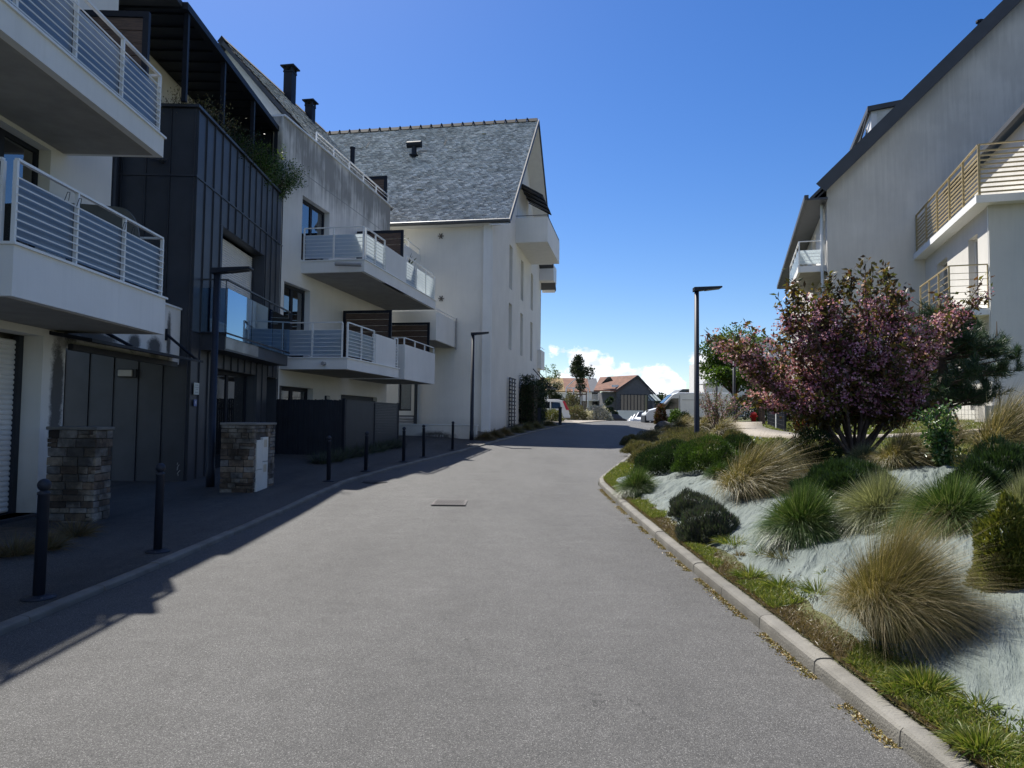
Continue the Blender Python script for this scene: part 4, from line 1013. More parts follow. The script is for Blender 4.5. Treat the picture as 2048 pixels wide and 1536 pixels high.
railing(bb, FR, (5.95, 23.4), (6.93, 23.4), 4.95, 6.2, 1, 6, m_tan, None, gz0=5.05, gz1=5.98); railing(bb, FR, (5.95, 23.4), (5.95, 26.75), 4.95, 6.2, 3, 6, m_tan, None, gz0=5.05, gz1=5.98)
pl = MB().box(6.5, 20, 22.4, 23.3, 1.2, 2.12).build('plinth', m_concrete, Rb)
# ================================================================== FENCE (dark lath fence round the garden)
fz = .3
f1 = thing('slat_fence', 'dark fence of narrow upright slats facing the camera beside the zinc block', 'fence', (0, 0, 0), FG.a)
mb = MB(); x = -10.1; k = 0
while x < -7.92:
    mb.box(x, x + .043, 18.0 + .006 * (k % 3), 18.03 + .006 * (k % 3), fz, 2.06 + random.uniform(-.01, .012)); x += .05; k += 1
q = mb.build('slats', m_anthra, f1); q['kind'] = 'stuff'
MB().box(-10.1, -7.9, 18.05, 18.08, fz + .2, fz + .26).box(-10.1, -7.9, 18.05, 18.08, 1.75, 1.81).build('rail', m_black, f1)
MB().box(-7.95, -7.87, 18.0, 18.08, fz - .1, 2.10).build('post', m_black, f1)
f2 = thing('slat_fence', 'dark fence of horizontal laths running along the pavement under the balconies', 'fence', (0, 0, 0), FG.a)
for s in range(2):
    y0 = 18.1 + s * 2.1; mb = MB()
    for k in range(34): 
        z = fz + .04 + k * .05; mb.box(-7.90 + .004 * (k % 2), -7.88 + .004 * (k % 2), y0 + .02, y0 + 2.06, z, z + .048)
    q = mb.build('slats', m_anthra, f2); q['kind'] = 'stuff'
    MB().box(-7.93, -7.86, y0 + 2.06, y0 + 2.12, fz - .1, 2.08).build('post', m_black, f2)
    MB().box(-7.93, -7.86, y0, y0 + 2.06, 2.03, 2.06).build('top_rail', m_anthra, f2)

scale_about_camera(f1, KB); scale_about_camera(f2, KB)
# ================================================================== BOLLARDS, LAMPS
BP = [(93, 1200, 6.04), (315, 1107, 8.1), (657, 965, 15.6), (748, 943, 17.75), (815, 927, 20.3), (872, 914, 21.8), (919, 902, 24.5)]
blab = ['dark blue ball topped bollard nearest the camera by the dry grass', 'second dark ball topped bollard, on the pavement in front of the porch', 'dark bollard in front of the vertical slat fence',
        'dark bollard by the corner of the garden fence', 'dark bollard just past the end of the garden fence', 'dark bollard in front of the blackened patch of the low wall', 'farthest ball topped bollard beside the distant lamp post']
bm = None
for i, (u, v, Y) in enumerate(BP):
    P = at(u, v, Y); x = min(P.x, float(xl(Y)) - .3)
    loc = (x, Y, float(tz(x, Y)))
    if bm is None:
        bm = thing('bollard', blab[0], 'bollard', loc, 0, 'bollards along the left pavement')
        MB().lathe([(.13, 0), (.13, .012), (.075, .02), (.05, .03)], n=24).build('base_plate', m_lamp, bm, True)
        MB().lathe([(.046, .02), (.044, .86), (.05, .865), (.05, .885), (.03, .895), (.03, .905)], n=20).build('post', m_lamp, bm, True)
        MB().lathe([(.012 + .0, .898)] + [(.053 * math.cos(a), .945 + .053 * math.sin(a)) for a in [rad(-70 + 14 * k) for k in range(12)]] + [(.002, .998)], n=20).build('ball', m_lamp, bm, True)
        for k in range(4): MB().lathe([(.008, .012), (.008, .022), (.002, .024)], (.1 * math.cos(k * 1.57 + .8), .1 * math.sin(k * 1.57 + .8), 0), n=6).build('bolt', m_gutter, bm)
        bsrc = bm
    else:
        c = copy_tree(bsrc); c.location = loc; c['label'] = blab[i]
    (bm if i == 0 else c).rotation_euler = (rad([0, .5, -.6, .3, -.4, .6, 0][i]), rad([.4, -.3, .5, -.8, .3, 0, .4][i]), i)
# square far bollards near the hedge
for (u, v, Y, lab) in ((1120, 855, 43, 'short square dark post on the verge in front of the parked people carrier'), (1078, 862, 39, 'short square dark post beside the entrance hedge')):
    P = at(u, v, Y); t = thing('marker_post', lab, 'post', (P.x, Y, float(tz(P.x, Y)) - .02))
    MB().box(-.09, .09, -.09, .09, 0, 1.0).build('post', m_black, t); MB().box(-.11, .11, -.11, .11, 1.0, 1.08).build('cap', m_black, t)

def lamp(label, x, y, z, h, ang, arm=.7):
    t = thing('street_lamp', label, 'street lamp', (x, y, z), ang, 'slim flat headed street lamps')
    MB().lathe([(.085, 0), (.085, .35), (.075, .37), (.062, h - .1)], n=18).build('pole', m_lamp, t, True)
    hd = MB(); hd.hexa([(-.09, -.11, h - .12), (arm, -.13, h - .01), (arm, .13, h - .01), (-.09, .11, h - .12)], [(-.09, -.11, h), (arm, -.13, h + .035), (arm, .13, h + .035), (-.09, .11, h)])
    hd.build('lamp_head', m_lamp, t, bevel=.012)
    MB().hexa([(arm * .35, -.1, h - .085), (arm * .95, -.11, h - .028), (arm * .95, .11, h - .028), (arm * .35, .1, h - .085)], [(arm * .35, -.1, h - .06), (arm * .95, -.11, h - .01), (arm * .95, .11, h - .01), (arm * .35, .1, h - .06)]).build('lens', m_gutter, t)
    MB().box(.055, .075, -.03, .03, .6, .9).build('access_door', m_black, t)
    return t
lamp('dark street lamp standing against the zinc block on the left', -6.06, 14.4, float(tz(-6.06, 14.4)), 4.44, 0)
lamp('dark street lamp in front of the gabled building by the low wall', -1.62, 29.0, float(tz(-1.62, 29)), 4.4, 0, .65)
lamp('tall dark street lamp rising from the feather grass right of the road', 5.08, 19.5, float(tz(5.08, 19.5)) - .05, 4.45, 0, .68)
P = at(1433, 745, 46); lamp('distant slim lamp post left of the green tree', P.x, 46, float(tz(P.x, 46)), 3.6, 0, .8)
P = at(1468, 690, 34); lamp('dark lamp post half hidden in the green tree behind the lawn', P.x, 34, float(tz(P.x, 34)), P.z - float(tz(P.x, 34)), 0, .7)

# ================================================================== PLANT GENERATORS
rng = np.random.default_rng(11)
def unit(a): return a / np.maximum(1e-9, np.linalg.norm(a, axis=-1, keepdims=True))
def blade_arrays(root, d, L_, Wd, bend, seg=3):
    n = len(root); side = unit(np.cross(d, rng.normal(size=(n, 3)))); vs = []
    for k in range(seg):
        t = k / seg; P = root + L_[:, None] * (d * t + bend * t * t); w = Wd[:, None] * (1 - t) ** .7 * .5
        vs += [P - side * w, P + side * w]
    vs.append(root + L_[:, None] * (d + bend)); V = np.stack(vs, 1); m = 2 * seg + 1; o = np.arange(n)[:, None] * m
    F4 = [o + np.array([[2 * k, 2 * k + 1, 2 * k + 3, 2 * k + 2]]) for k in range(seg - 1)]
    F3 = o + np.array([[2 * seg - 2, 2 * seg - 1, 2 * seg]])
    return V.reshape(-1, 3), (np.concatenate(F4) if F4 else None), F3
def merge(parts):
    V = []; Q = []; T = []; o = 0
    for (v, q, t) in parts:
        V.append(v)
        if q is not None and len(q): Q.append(q + o)
        if t is not None and len(t): T.append(t + o)
        o += len(v)
    return np.concatenate(V), [np.concatenate(x) for x in (Q, T) if x]
def mop(n, r, h, W_, wind=(0, 0, 0), seg=6):
    az = rng.uniform(0, 2 * np.pi, n); q = rng.uniform(0, 1, n) ** .6; ro_ = .22 * r; root = np.stack([np.cos(az) * q * ro_, np.sin(az) * q * ro_, np.zeros(n)], 1)
    Lm = h * 1.2; k = r / Lm; tm = math.asin(min(.92, .95 * k)); o_ = max(.1, k - math.sin(tm))
    az = az + rng.normal(0, .45, n); th = q * tm * rng.uniform(.8, 1.2, n) + rng.normal(0, .05, n); L = Lm * rng.uniform(.72, 1.15, n)
    d = np.stack([np.sin(th) * np.cos(az), np.sin(th) * np.sin(az), np.cos(th)], 1); dr = (.16 + .74 * q ** 1.3) * rng.uniform(.8, 1.15, n)
    bend = np.stack([np.cos(az) * o_ * q, np.sin(az) * o_ * q, -dr], 1) + np.array(wind) * rng.uniform(.4, 1.3, (n, 1)) + rng.normal(0, .05, (n, 3))
    return blade_arrays(root, d, L, W_ * rng.uniform(.6, 1.3, n), bend, seg)
def sph(n): return unit(rng.normal(size=(n, 3)))
def tuft(n, r0, L_, W_, spread=.9, droop=.5, wind=(0, 0, 0), seg=4, lv=.25):
    az = rng.uniform(0, 2 * np.pi, n); q = np.sqrt(rng.uniform(0, 1, n)); root = np.stack([np.cos(az) * q * r0, np.sin(az) * q * r0, np.zeros(n)], 1)
    th = q * spread * rng.uniform(.6, 1.15, n) + rng.normal(0, .08, n); az2 = az + rng.normal(0, .35, n)
    d = np.stack([np.sin(th) * np.cos(az2), np.sin(th) * np.sin(az2), np.cos(th)], 1)
    L = L_ * (1 - lv + lv * 2 * rng.uniform(0, 1, n) ** 1.3) ; w = W_ * rng.uniform(.6, 1.3, n)
    bend = np.stack([np.sin(th) * np.cos(az2) * .25, np.sin(th) * np.sin(az2) * .25, -droop * (np.sin(th) * 1.1 + .15)], 1) * rng.uniform(.6, 1.3, (n, 1)) + np.array(wind) * rng.uniform(.6, 1.3, (n, 1))
    return blade_arrays(root, d, L, w, bend, seg)
def dome(n, rx, ry, h, L_, W_, up=.5, lump=.15, inner=.55):
    d = sph(n); d[:, 2] = np.abs(d[:, 2]); rr = rng.uniform(inner, 1, n) ** .5
    lum = np.array([1 + lump * noise.noise((a * 2.3 + rx * 7, b * 2.3, c * 2.3)) * 2 for a, b, c in d])
    root = d * (rr * lum)[:, None] * np.array([rx, ry, h]); nd = unit(d * np.array([1 / rx, 1 / ry, 1 / h]) * min(rx, h) + np.array([0, 0, up]) + rng.normal(0, .28, (n, 3)))
    return blade_arrays(root, nd, L_ * rng.uniform(.6, 1.3, n), W_ * rng.uniform(.7, 1.3, n), rng.normal(0, .12, (n, 3)), 2)
def leaves_arr(pos, d, L_, W_, fold=.25):
    n = len(pos); s = unit(np.cross(d, rng.normal(size=(n, 3)))); up = np.cross(s, d)
    mid = pos + d * (L_ * .45)[:, None]
    V = np.stack([pos, mid - s * (W_ * .5)[:, None] + up * (W_ * fold)[:, None], pos + d * L_[:, None], mid + s * (W_ * .5)[:, None] + up * (W_ * fold)[:, None]], 1).reshape(-1, 3)
    o = np.arange(n)[:, None] * 4
    return V, None, np.concatenate([o + np.array([[0, 1, 2]]), o + np.array([[0, 2, 3]])])
def put(name, parts, mat, parent=None):
    V, F = merge(parts); return arr_mesh(name, V, F, mat, parent)
def ground_at(x, y): return float(tz(x, y))
def plant_at(u, v): P = hit(u, v); return P

def stipa(label, P, r, h, n=3200, wind=(.35, 0, 0), mat=None, group=None, spread=1.15, wd=None, dry=.35):
    t = thing('feather_grass', label, 'ornamental grass', (P[0], P[1], ground_at(P[0], P[1]) + .03), 0, group)
    L_ = math.hypot(r, h) * .98; wd = wd or .0030 + .0004 * P[1]
    put('foliage', [mop(int(n * .85), r, h, wd, wind)], mat or L_stipa, t)
    put('seed_heads', [mop(int(n * .25), r * 1.08, h * 1.08, wd * .75, tuple(np.array(wind) * 1.3))], L_straw, t)
    return t
L_straw = leafmat('straw_awn', [(.26, .20, .09), (.40, .32, .17), (.52, .43, .27)], .4)
def mound(label, P, r, h, mat, n=2600, L_=.07, W_=.010, ry=None, group=None, up=.5, lump=.15, name='rosemary_bush', cat='shrub'):
    t = thing(name, label, cat, (P[0], P[1], ground_at(P[0], P[1]) - .03), random.uniform(0, 6) if ry is None else 0, group)
    put('foliage', [dome(int(n * 1.7), r, ry or r, h, L_ * .75, W_ * 1.1, up, lump, .8), dome(int(n * 1.2), r * .9, (ry or r) * .9, h * .62, L_ * .8, W_ * 1.2, up * .6, lump, .4)], mat, t)
    mb = MB()
    for k in range(9):
        a = random.uniform(0, 6.28); q = random.uniform(.2, .7); mb.tube((0, 0, 0), (r * q * math.cos(a), (ry or r) * q * math.sin(a), h * .75), .012, .004, n=5)
    mb.build('stems', m_bark, t); return t
def grassclump(label, P, r, h, mat, n=1300, W_=.012, wind=(.05, 0, 0), spread=1.2, droop=.65, name='grass_clump'):
    t = thing(name, label, 'ornamental grass', (P[0], P[1], ground_at(P[0], P[1]) + .01))
    put('foliage', [mop(int(n * 3.4), r * 1.1, h * .95, W_ * .6, wind)], mat, t); return t

def px2r(P, w): return w / 2 * P[1] / FPX
# --- bed planting: (base pixel u, v), width px, height px
def PL(u, v): return hit(u, v)
P = PL(1275, 992); grassclump('round dark green grass clump at the far tip of the bed beside the kerb', P, px2r(P, 88), .58, L_blade, 1700, .011)
P = PL(1318, 950); mound('dark green domed rosemary near the bend of the kerb', P, px2r(P, 105), .6, L_dome, 5200, .06, .010)
P = PL(1418, 942); mound('wide bright green dome just left of the golden feather grass', P, px2r(P, 150), .62, L_domeb, 6000, .06, .010, ry=.5)
P = PL(1500, 1000); stipa('large golden feather grass leaning right in the middle of the bed', P, px2r(P, 200), .86, 6500, (.42, .0, 0))
P = PL(1625, 940); mound('dark green rounded shrub on the lawn edge left of the cherry tree', P, px2r(P, 112), .62, L_dome, 4200, .08, .010)
P = PL(1695, 988); mound('low spreading dark lavender hedge below the cherry tree', P, px2r(P, 185), .42, L_dome, 6500, .08, .009, ry=.45, up=1.2)
P = PL(1383, 1030); mound('small grey lavender clump, the farther one by the kerb', P, px2r(P, 88), .34, L_lav, 3000, .07, .008, up=1.0)
P = PL(1420, 1078); mound('grey purple lavender clump nearest the kerb on the white sheet', P, px2r(P, 116), .42, L_lav, 4200, .08, .008, up=1.0)
P = PL(1607, 1085); grassclump('glossy green arching grass mound in the middle of the white sheet', P, px2r(P, 178), .64, L_blade, 3400, .011)
P = PL(1765, 1050); grassclump('pale silvery green grass clump behind the biggest golden tuft', P, px2r(P, 235), .56, L_silver, 3400, .010)
P = PL(1905, 1060); grassclump('long dark bladed grass clump right of the silvery clump', P, px2r(P, 250), .54, L_blade, 3400, .010)
P = PL(1780, 1290); stipa('biggest golden feather grass tuft at the front right of the bed', (P.x, P.y), px2r(P, 280), .80, 15000, (.20, -.05, 0), wd=.0026, spread=1.15)
P = PL(2020, 1180); mound('yellow green spurge like shrub at the right edge of the picture', P, px2r(P, 130), .58, L_yel, 5200, .05, .014, up=.6, name='spurge_bush')
P = PL(1800, 945); stipa('dry golden feather grass right of the cherry trunk', P, px2r(P, 140), .62, 3000, (.3, 0, 0))
P = PL(2000, 940); stipa('tall straw coloured feather grass at the upper right of the bed', P, px2r(P, 150), 1.0, 5200, (.35, 0, 0), spread=.75)
P = PL(2062, 930); stipa('straw coloured feather grass cut by the right picture edge', P, px2r(P, 130), 1.0, 3600, (.35, 0, 0), spread=.75)
P = PL(1890, 905); stipa('small straw feather grass behind the leafy shrub', P, px2r(P, 90), .6, 1800, (.35, 0, 0), spread=.8)
P = PL(2010, 985); mound('dark green lavender mound at the right edge below the tall straw grass', P, px2r(P, 130), .5, L_dome, 3800, .09, .009, up=1.1)
P = PL(2050, 1060); grassclump('silvery dry grass clump at the right picture edge', P, px2r(P, 90), .5, L_silver, 1500, .008)
P = PL(1728, 925); grassclump('small grey grass tuft at the foot of the cherry tree', P, px2r(P, 90), .32, L_silver, 900, .010)
P = PL(1437, 960); grassclump('short bright green grass clump against the golden feather grass', P, .28, .36, L_domeb, 700, .012)
for (u, v, w_, h, m_, lab) in ((1352, 925, 84, .5, L_dome, 'dark rounded shrub squeezed between the two domes by the kerb bend'), (1300, 925, 80, .42, L_mix, 'olive rounded shrub on the kerb side of the dome'), (1480, 915, 84, .45, L_dome, 'dark rounded shrub just behind the golden feather grass'), (1560, 925, 80, .4, L_domeb, 'green rounded shrub right of the golden feather grass'), (1690, 1010, 110, .4, L_dome, 'dark low shrub between the green mound and the silvery grass'), (1960, 1010, 120, .42, L_dome, 'dark low shrub behind the long dark bladed grass')):
    P = PL(u, v); mound(lab, P, px2r(P, w_), h, m_, 3600, .07, .010)
hl = ['low olive heath mound nearest the road crest', 'low grey green heath mound below the lamp', 'low brownish heath mound at the left of the row', 'low heath mound between dome and lamp', 'small dark heath mound on the lawn side', 'yellowish heath mound behind the bright dome', 'wispy heath mound on the road edge']
for i, (u, v, w_, h) in enumerate(((1310, 880, 90, .38), (1375, 878, 100, .42), (1280, 905, 70, .4), (1395, 898, 110, .4), (1468, 892, 60, .36), (1340, 905, 90, .36), (1262, 890, 40, .4))):
    P = PL(u, v); mound(hl[i], P, px2r(P, w_), h, L_mix, 3000, .08, .012, group='heath mounds at the far end of the bed', name='heath_mound')
for i, (u, v, w_, h, lab) in enumerate(((1362, 862, 90, .75, 'pale feather grass by the dark rock'), (1408, 865, 95, .8, 'feather grass around the foot of the tall lamp'), (1300, 882, 70, .55, 'windswept feather grass overhanging the road bend'), (1442, 872, 60, .6, 'thin feather grass right of the tall lamp'), (1330, 868, 50, .5, 'feather grass left of the dark rock'))):
    P = PL(u, v); stipa(lab, P, px2r(P, w_), h, 2200, (.5, 0, 0), group='feather grasses at the far end of the bed')
# dark rock
P = PL(1330, 862)
me = bmesh.new(); bmesh.ops.create_icosphere(me, subdivisions=3, radius=.5)
for v in me.verts: v.co *= 1 + .3 * noise.noise(v.co * 2.1); v.co.z *= .7
m_ = D.meshes.new('rock'); me.to_mesh(m_); me.free(); m_.materials.append(m_rock); ro = D.objects.new('rock', m_); C.objects.link(ro); ro.location = (P.x, P.y, ground_at(P.x, P.y) + .15); tag(ro, 'dark rock at the road edge among the feather grass', 'rock')

# shrub with glossy leaves on stalks
def leafy(label, P, r, h, n, mat, name='shrub', L_=.08, W_=.045, stems=7, cat='shrub', flowers=None, group=None, loose=1.0, z0=.25, bark=None):
    t = thing(name, label, cat, (P[0], P[1], ground_at(P[0], P[1]) - .02), 0, group); mb = MB(); pos = []; dd = []
    for k in range(stems):
        a = random.uniform(0, 6.28); q = r * random.uniform(.15, .85); top = Vector((q * math.cos(a), q * math.sin(a), h * random.uniform(.55, .95)))
        mb.tube((0, 0, 0), top * .5 + Vector((0, 0, .05)), .018, .012, n=6); mb.tube(top * .5 + Vector((0, 0, .05)), top, .012, .004, n=5)
        m = n // stems; tt = rng.uniform(z0, 1.05, m); base = np.array(top)[None] * tt[:, None]
        base = base + rng.normal(0, r * .22 * loose, (m, 3)) * np.array([1, 1, .7]); pos.append(base); dd.append(unit(rng.normal(0, 1, (m, 3)) + np.array([0, 0, .5])))
    mb.build('stems', bark or m_bark, t)
    pos = np.concatenate(pos); dd = np.concatenate(dd); m = len(pos)
    put('leaves', [leaves_arr(pos, dd, L_ * rng.uniform(.6, 1.3, m), W_ * rng.uniform(.7, 1.2, m))], mat, t)
    if flowers:
        sel = rng.choice(m, int(m * flowers[1])); put('blossom', [leaves_arr(pos[sel] + rng.normal(0, .02, (len(sel), 3)), sph(len(sel)), np.full(len(sel), flowers[2]), np.full(len(sel), flowers[2]))], flowers[0], t)
    return t
P = PL(1888, 940); leafy('upright glossy leaved shrub standing behind the silvery grass', P, px2r(P, 92), .92, 1500, L_shrub, L_=.06, W_=.035, stems=9, loose=.8, z0=.1)

# ---------------- branching trees
def tree_skel(rnd, stems, levels, base_spread, up):
    """stems: list of (start Vector, dir Vector, length, radius). returns segs, terminals (pts list)"""
    segs = []; terms = []
    def grow(p, d, L_, r_, lev):
        n = 4; pts = [p]; q = p.copy(); dd = d.copy()
        for k in range(n):
            dd = (dd + Vector((rnd.gauss(0, .10), rnd.gauss(0, .10), rnd.gauss(0, .06) + up * .10))).normalized()
            q2 = q + dd * L_ / n; segs.append((q.copy(), q2.copy(), r_ * (1 - .45 * k / n), r_ * (1 - .45 * (k + 1) / n))); q = q2; pts.append(q.copy())
        if lev == 0: terms.append(pts); return
        nb = levels[len(levels) - lev]
        for k in range(nb):
            t = rnd.uniform(.35, 1.0) if k < nb - 1 else 1.0
            i = min(n - 1, int(t * n)); pp_ = pts[i].lerp(pts[i + 1], t * n - i) if i < n else pts[-1]
            ax = Vector((rnd.gauss(0, 1), rnd.gauss(0, 1), rnd.gauss(0, .5))).normalized(); nd = (dd + ax * rnd.uniform(.35, base_spread)).normalized()
            grow(pp_, nd, L_ * rnd.uniform(.55, .8), r_ * .5, lev - 1)
    for (p, d, L_, r_) in stems: grow(Vector(p), Vector(d).normalized(), L_, r_, len(levels))
    return segs, terms
def skel_mesh(segs, n=6):
    mb = MB()
    for a, b, r0, r1 in segs: mb.tube(a, b, max(r0, .004), max(r1, .003), n=n if r0 > .02 else 4, cap=False)
    return mb
def term_points(terms, m, t0, t1, jit):
    A = []; Dn = []
    for pts in terms:
        t = rng.uniform(t0, t1, m) * (len(pts) - 1); i = np.clip(t.astype(int), 0, len(pts) - 2); f = (t - i)[:, None]
        Pn = np.array([list(p) for p in pts]); A.append(Pn[i] * (1 - f) + Pn[i + 1] * f + rng.normal(0, jit, (m, 3))); Dn.append(unit(Pn[i + 1] - Pn[i]))
    return np.concatenate(A), np.concatenate(Dn)

# flowering cherry
P = Vector((0, 0, 0)); P.x, P.y = at(1712, 905, 11.3).x, 11.3
ct = thing('cherry_tree', 'pink flowering cherry tree with bronze leaves and several stems on the lawn', 'tree', (P.x - .02, P.y, ground_at(P.x, P.y) - .03))
ct.scale = (1.0, 1.0, 1.0)
rnd = random.Random(21)
st = []
for (ang, reach) in ((-44, 1.5), (-39, 2.7), (-35, 3.1), (-29, 3.2), (-22, 3.1), (-15, 2.4), (-6, 2.2), (3, 2.15), (11, 2.3), (18, 2.8), (25, 3.3), (32, 3.3), (39, 2.9), (47, 1.7)):
    dep = rnd.uniform(-.45, .45); st.append(((.05 * math.sin(rad(ang)), 0, 0), (math.sin(rad(ang)), dep, math.cos(rad(ang))), reach / 2.15, .036))
for k in range(12):
    a = k * .524 + .2; th = rnd.uniform(.35, .75); st.append(((0, 0, .1), (math.sin(th) * math.cos(a), math.sin(th) * math.sin(a), math.cos(th)), rnd.uniform(.7, 1.05), .026))
segs, terms = tree_skel(rnd, st, [4, 4], .65, .6)
# a few long upright shoots beyond the crown
shoots = []
for pts in terms:
    if pts[-1].z > 2.05 and rnd.random() < .2:
        d = (pts[-1] - pts[-2]).normalized() * .6 + Vector((0, 0, .8)); d.normalize(); q = pts[-1]; e = [q.copy()]
        for k in range(3):
            q2 = q + (d + Vector((rnd.gauss(0, .12), rnd.gauss(0, .12), 0))) * .145; segs.append((q.copy(), q2.copy(), .006, .004)); q = q2; e.append(q.copy())
        shoots.append(e)
skel_mesh(segs, 8).build('trunk', m_bark, ct, True)
a1, d1 = term_points(terms, 46, .0, 1.05, .06); kz = (a1[:, 2] > .55); a1, d1 = a1[kz], d1[kz]
a2, d2 = term_points(shoots, 75, 0, 1.05, .035)
pos = np.concatenate([a1, a2]); dr = np.concatenate([d1, d2]); n = len(pos)
dl = unit(dr * .5 + rng.normal(0, .65, (n, 3)) + np.array([0, 0, -.25]))
put('leaves', [leaves_arr(pos, dl, 0.11 * rng.uniform(.6, 1.3, n), .050 * rng.uniform(.7, 1.2, n), .2)], L_cherry, ct)
# blossom pom-poms along inner twigs
cen, _ = term_points([t for t in terms if rnd.random() < .9], 13, 0, .9, .08)
keep = (cen[:, 2] > .75) & (cen[:, 2] < 2.5 + rng.normal(0, .25, len(cen))); cen = cen[keep]; m = 12
off = sph(len(cen) * m) * .045; pp_ = np.repeat(cen, m, 0) + off; dn = unit(off + rng.normal(0, .02, off.shape))
put('blossom', [leaves_arr(pp_, dn, .036 * rng.uniform(.7, 1.3, len(pp_)), .038 * rng.uniform(.7, 1.2, len(pp_)), .1)], L_bloss, ct)

# pine behind
P = at(1884, 850, 15.5); pt = thing('pine_tree', 'young dark pine with brown upright candles behind the cherry', 'tree', (P.x, P.y, ground_at(P.x, P.y) - .03))
rnd = random.Random(5); mb = MB(); mb.tube((0, 0, 0), (.04, 0, 1.3), .13, .10, n=10); mb.tube((.04, 0, 1.3), (.0, 0, 2.6), .10, .03, n=8)
tips = []; 
for k in range(95):
    z = rnd.uniform(.55, 2.45); a = rnd.uniform(0, 6.28); R_ = 1.25 * (1 - abs(z - 1.4) / 1.9) + .15; s = Vector((.03, 0, z)); e = s + Vector((R_ * math.cos(a), R_ * math.sin(a), rnd.uniform(-.05, .35)))
    mb.tube(s, e, .025, .008, n=5)
    for j in range(5):
        q = s.lerp(e, rnd.uniform(.4, 1)); e2 = q + Vector((rnd.gauss(0, .16), rnd.gauss(0, .16), rnd.uniform(.05, .28))); mb.tube(q, e2, .008, .004, n=4); tips.append([q, q.lerp(e2, .5), e2])
    tips.append([s.lerp(e, .6), s.lerp(e, .8), e])
mb.build('trunk', m_bark, pt, True)
a1, d1 = term_points(tips, 95, .1, 1.0, .025); n = len(a1)
put('needles', [blade_arrays(a1, unit(d1 * .8 + rng.normal(0, .55, (n, 3)) + np.array([0, 0, .15])), .16 * rng.uniform(.7, 1.2, n), .010 * np.ones(n), rng.normal(0, .05, (n, 3)), 2)], L_pine, pt)
cd = MB()
for t_ in tips:
    if t_[2].z > 2.0 and rnd.random() < .35: cd.tube(t_[2], t_[2] + Vector((0, 0, rnd.uniform(.12, .3))), .012, .006, n=5)
for k in range(12): cd.tube((rnd.gauss(0, .3), rnd.gauss(0, .3), 2.55), (rnd.gauss(0, .3), rnd.gauss(0, .3), rnd.uniform(2.8, 3.05)), .012, .006, n=5)
cd.build('candles', simple('pine_candle', (.18, .11, .06), .8), pt)['kind'] = 'stuff'
MB().tube((.35, -.2, 0), (.1, 0, 1.0), .025, n=6).build('stake', m_bark, pt)

# generic round tree
def gtree(label, x, y, h, r, zc, n, mat, L_=.16, trunk_r=.09, seed=1, name='tree', lobes=14, group=None, trunk_h=None, z=None, squash=.75):
    rnd = random.Random(seed); z0 = ground_at(x, y) - .05 if z is None else z; t = thing(name, label, 'tree', (x, y, z0), 0, group)
    mb = MB(); th = trunk_h or zc; mb.tube((0, 0, 0), (0, 0, th * .6), trunk_r, trunk_r * .75, n=8); cl = []
    for k in range(lobes):
        d = Vector((rnd.gauss(0, 1), rnd.gauss(0, 1), rnd.gauss(0, .8))).normalized() * r * rnd.uniform(.35, .95); d.z *= (h - zc) / r * .95
        c = Vector((d.x, d.y, zc + d.z)); mb.tube((0, 0, th * rnd.uniform(.35, .6)), c, trunk_r * .4, .01, n=5); cl.append((c, r * rnd.uniform(.22, .48)))
    mb.build('trunk', m_bark, t); pos = []
    for c, q in cl:
        m = int(n / lobes); dd = sph(m) * (q * rng.uniform(.3, 1.15, m) ** .7)[:, None]; dd[:, 2] *= squash; pos.append(np.array(c) + dd)
    pos = np.concatenate(pos); m = len(pos)
    put('crown', [leaves_arr(pos, unit(rng.normal(0, 1, (m, 3)) + np.array([0, 0, -.2])), L_ * rng.uniform(.6, 1.3, m), L_ * .6 * rng.uniform(.7, 1.2, m))], mat, t)
    return t
P = at(1470, 800, 38); gtree('big fresh green leafy tree behind the lawn', P.x, 38, 5.1, 1.75, 3.0, 9000, L_tree, .15, .14, 3, lobes=26, z=float(tz(P.x, 38)))
P = at(1520, 800, 36); gtree('smaller green tree merging with the big leafy tree', P.x, 36, 3.8, 1.2, 2.2, 5000, L_tree, .13, .1, 8, lobes=18, z=float(tz(P.x, 36)))
P = at(1527, 800, 31); gtree('grey green bushy tree beside the mesh fence', P.x, 31, 2.9, .75, 1.6, 3600, L_mix, .08, .07, 4, lobes=14, z=float(tz(P.x, 31)))
P = at(1160, 800, 62); gtree('slim young tree with dark crown tied to stakes beyond the crest', P.x, 62, 5.8, 1.0, 4.2, 4200, L_dark, .17, .06, 6, lobes=13, trunk_h=4.6, squash=1.2)
tt = SC.objects[-1]
# staked posts round it
sk = thing('tree_stakes', 'three timber stakes with a cross rail around the slim young tree', 'tree stakes', (P.x, 62, ground_at(P.x, 62)))
for dx in (-.55, .55, .2): MB().tube((dx, .3 * (dx == .2), 0), (dx, .3 * (dx == .2), 2.3), .05, n=6).build('stake', m_bark, sk)
MB().box(-.6, .6, -.04, .04, 2.1, 2.2).build('cross_rail', m_bark, sk)
P = at(1098, 800, 62); gtree('thin leaved young tree beside the gabled building', P.x, 62, 3.6, 1.1, 2.2, 2800, L_dark, .15, .07, 12, lobes=14)
P = at(1100, 740, 66); gtree('airy pale twiggy tree beyond the gabled building', P.x, 66, 6.2, 1.1, 4.2, 700, L_tree, .14, .06, 13, lobes=16)
P = at(1306, 770, 150); gtree('rounded dark conifer far behind the van', P.x, 150, 9.0, 4.0, 6, 4000, L_dark, .6, .3, 14, lobes=12, z=-1)
P = at(1180, 830, 70); gtree('small dark fir in front of the grey clad house', at(1213, 820, 90).x, 88, 4.0, .8, 2, 1200, L_dark, .3, .1, 15, lobes=8)

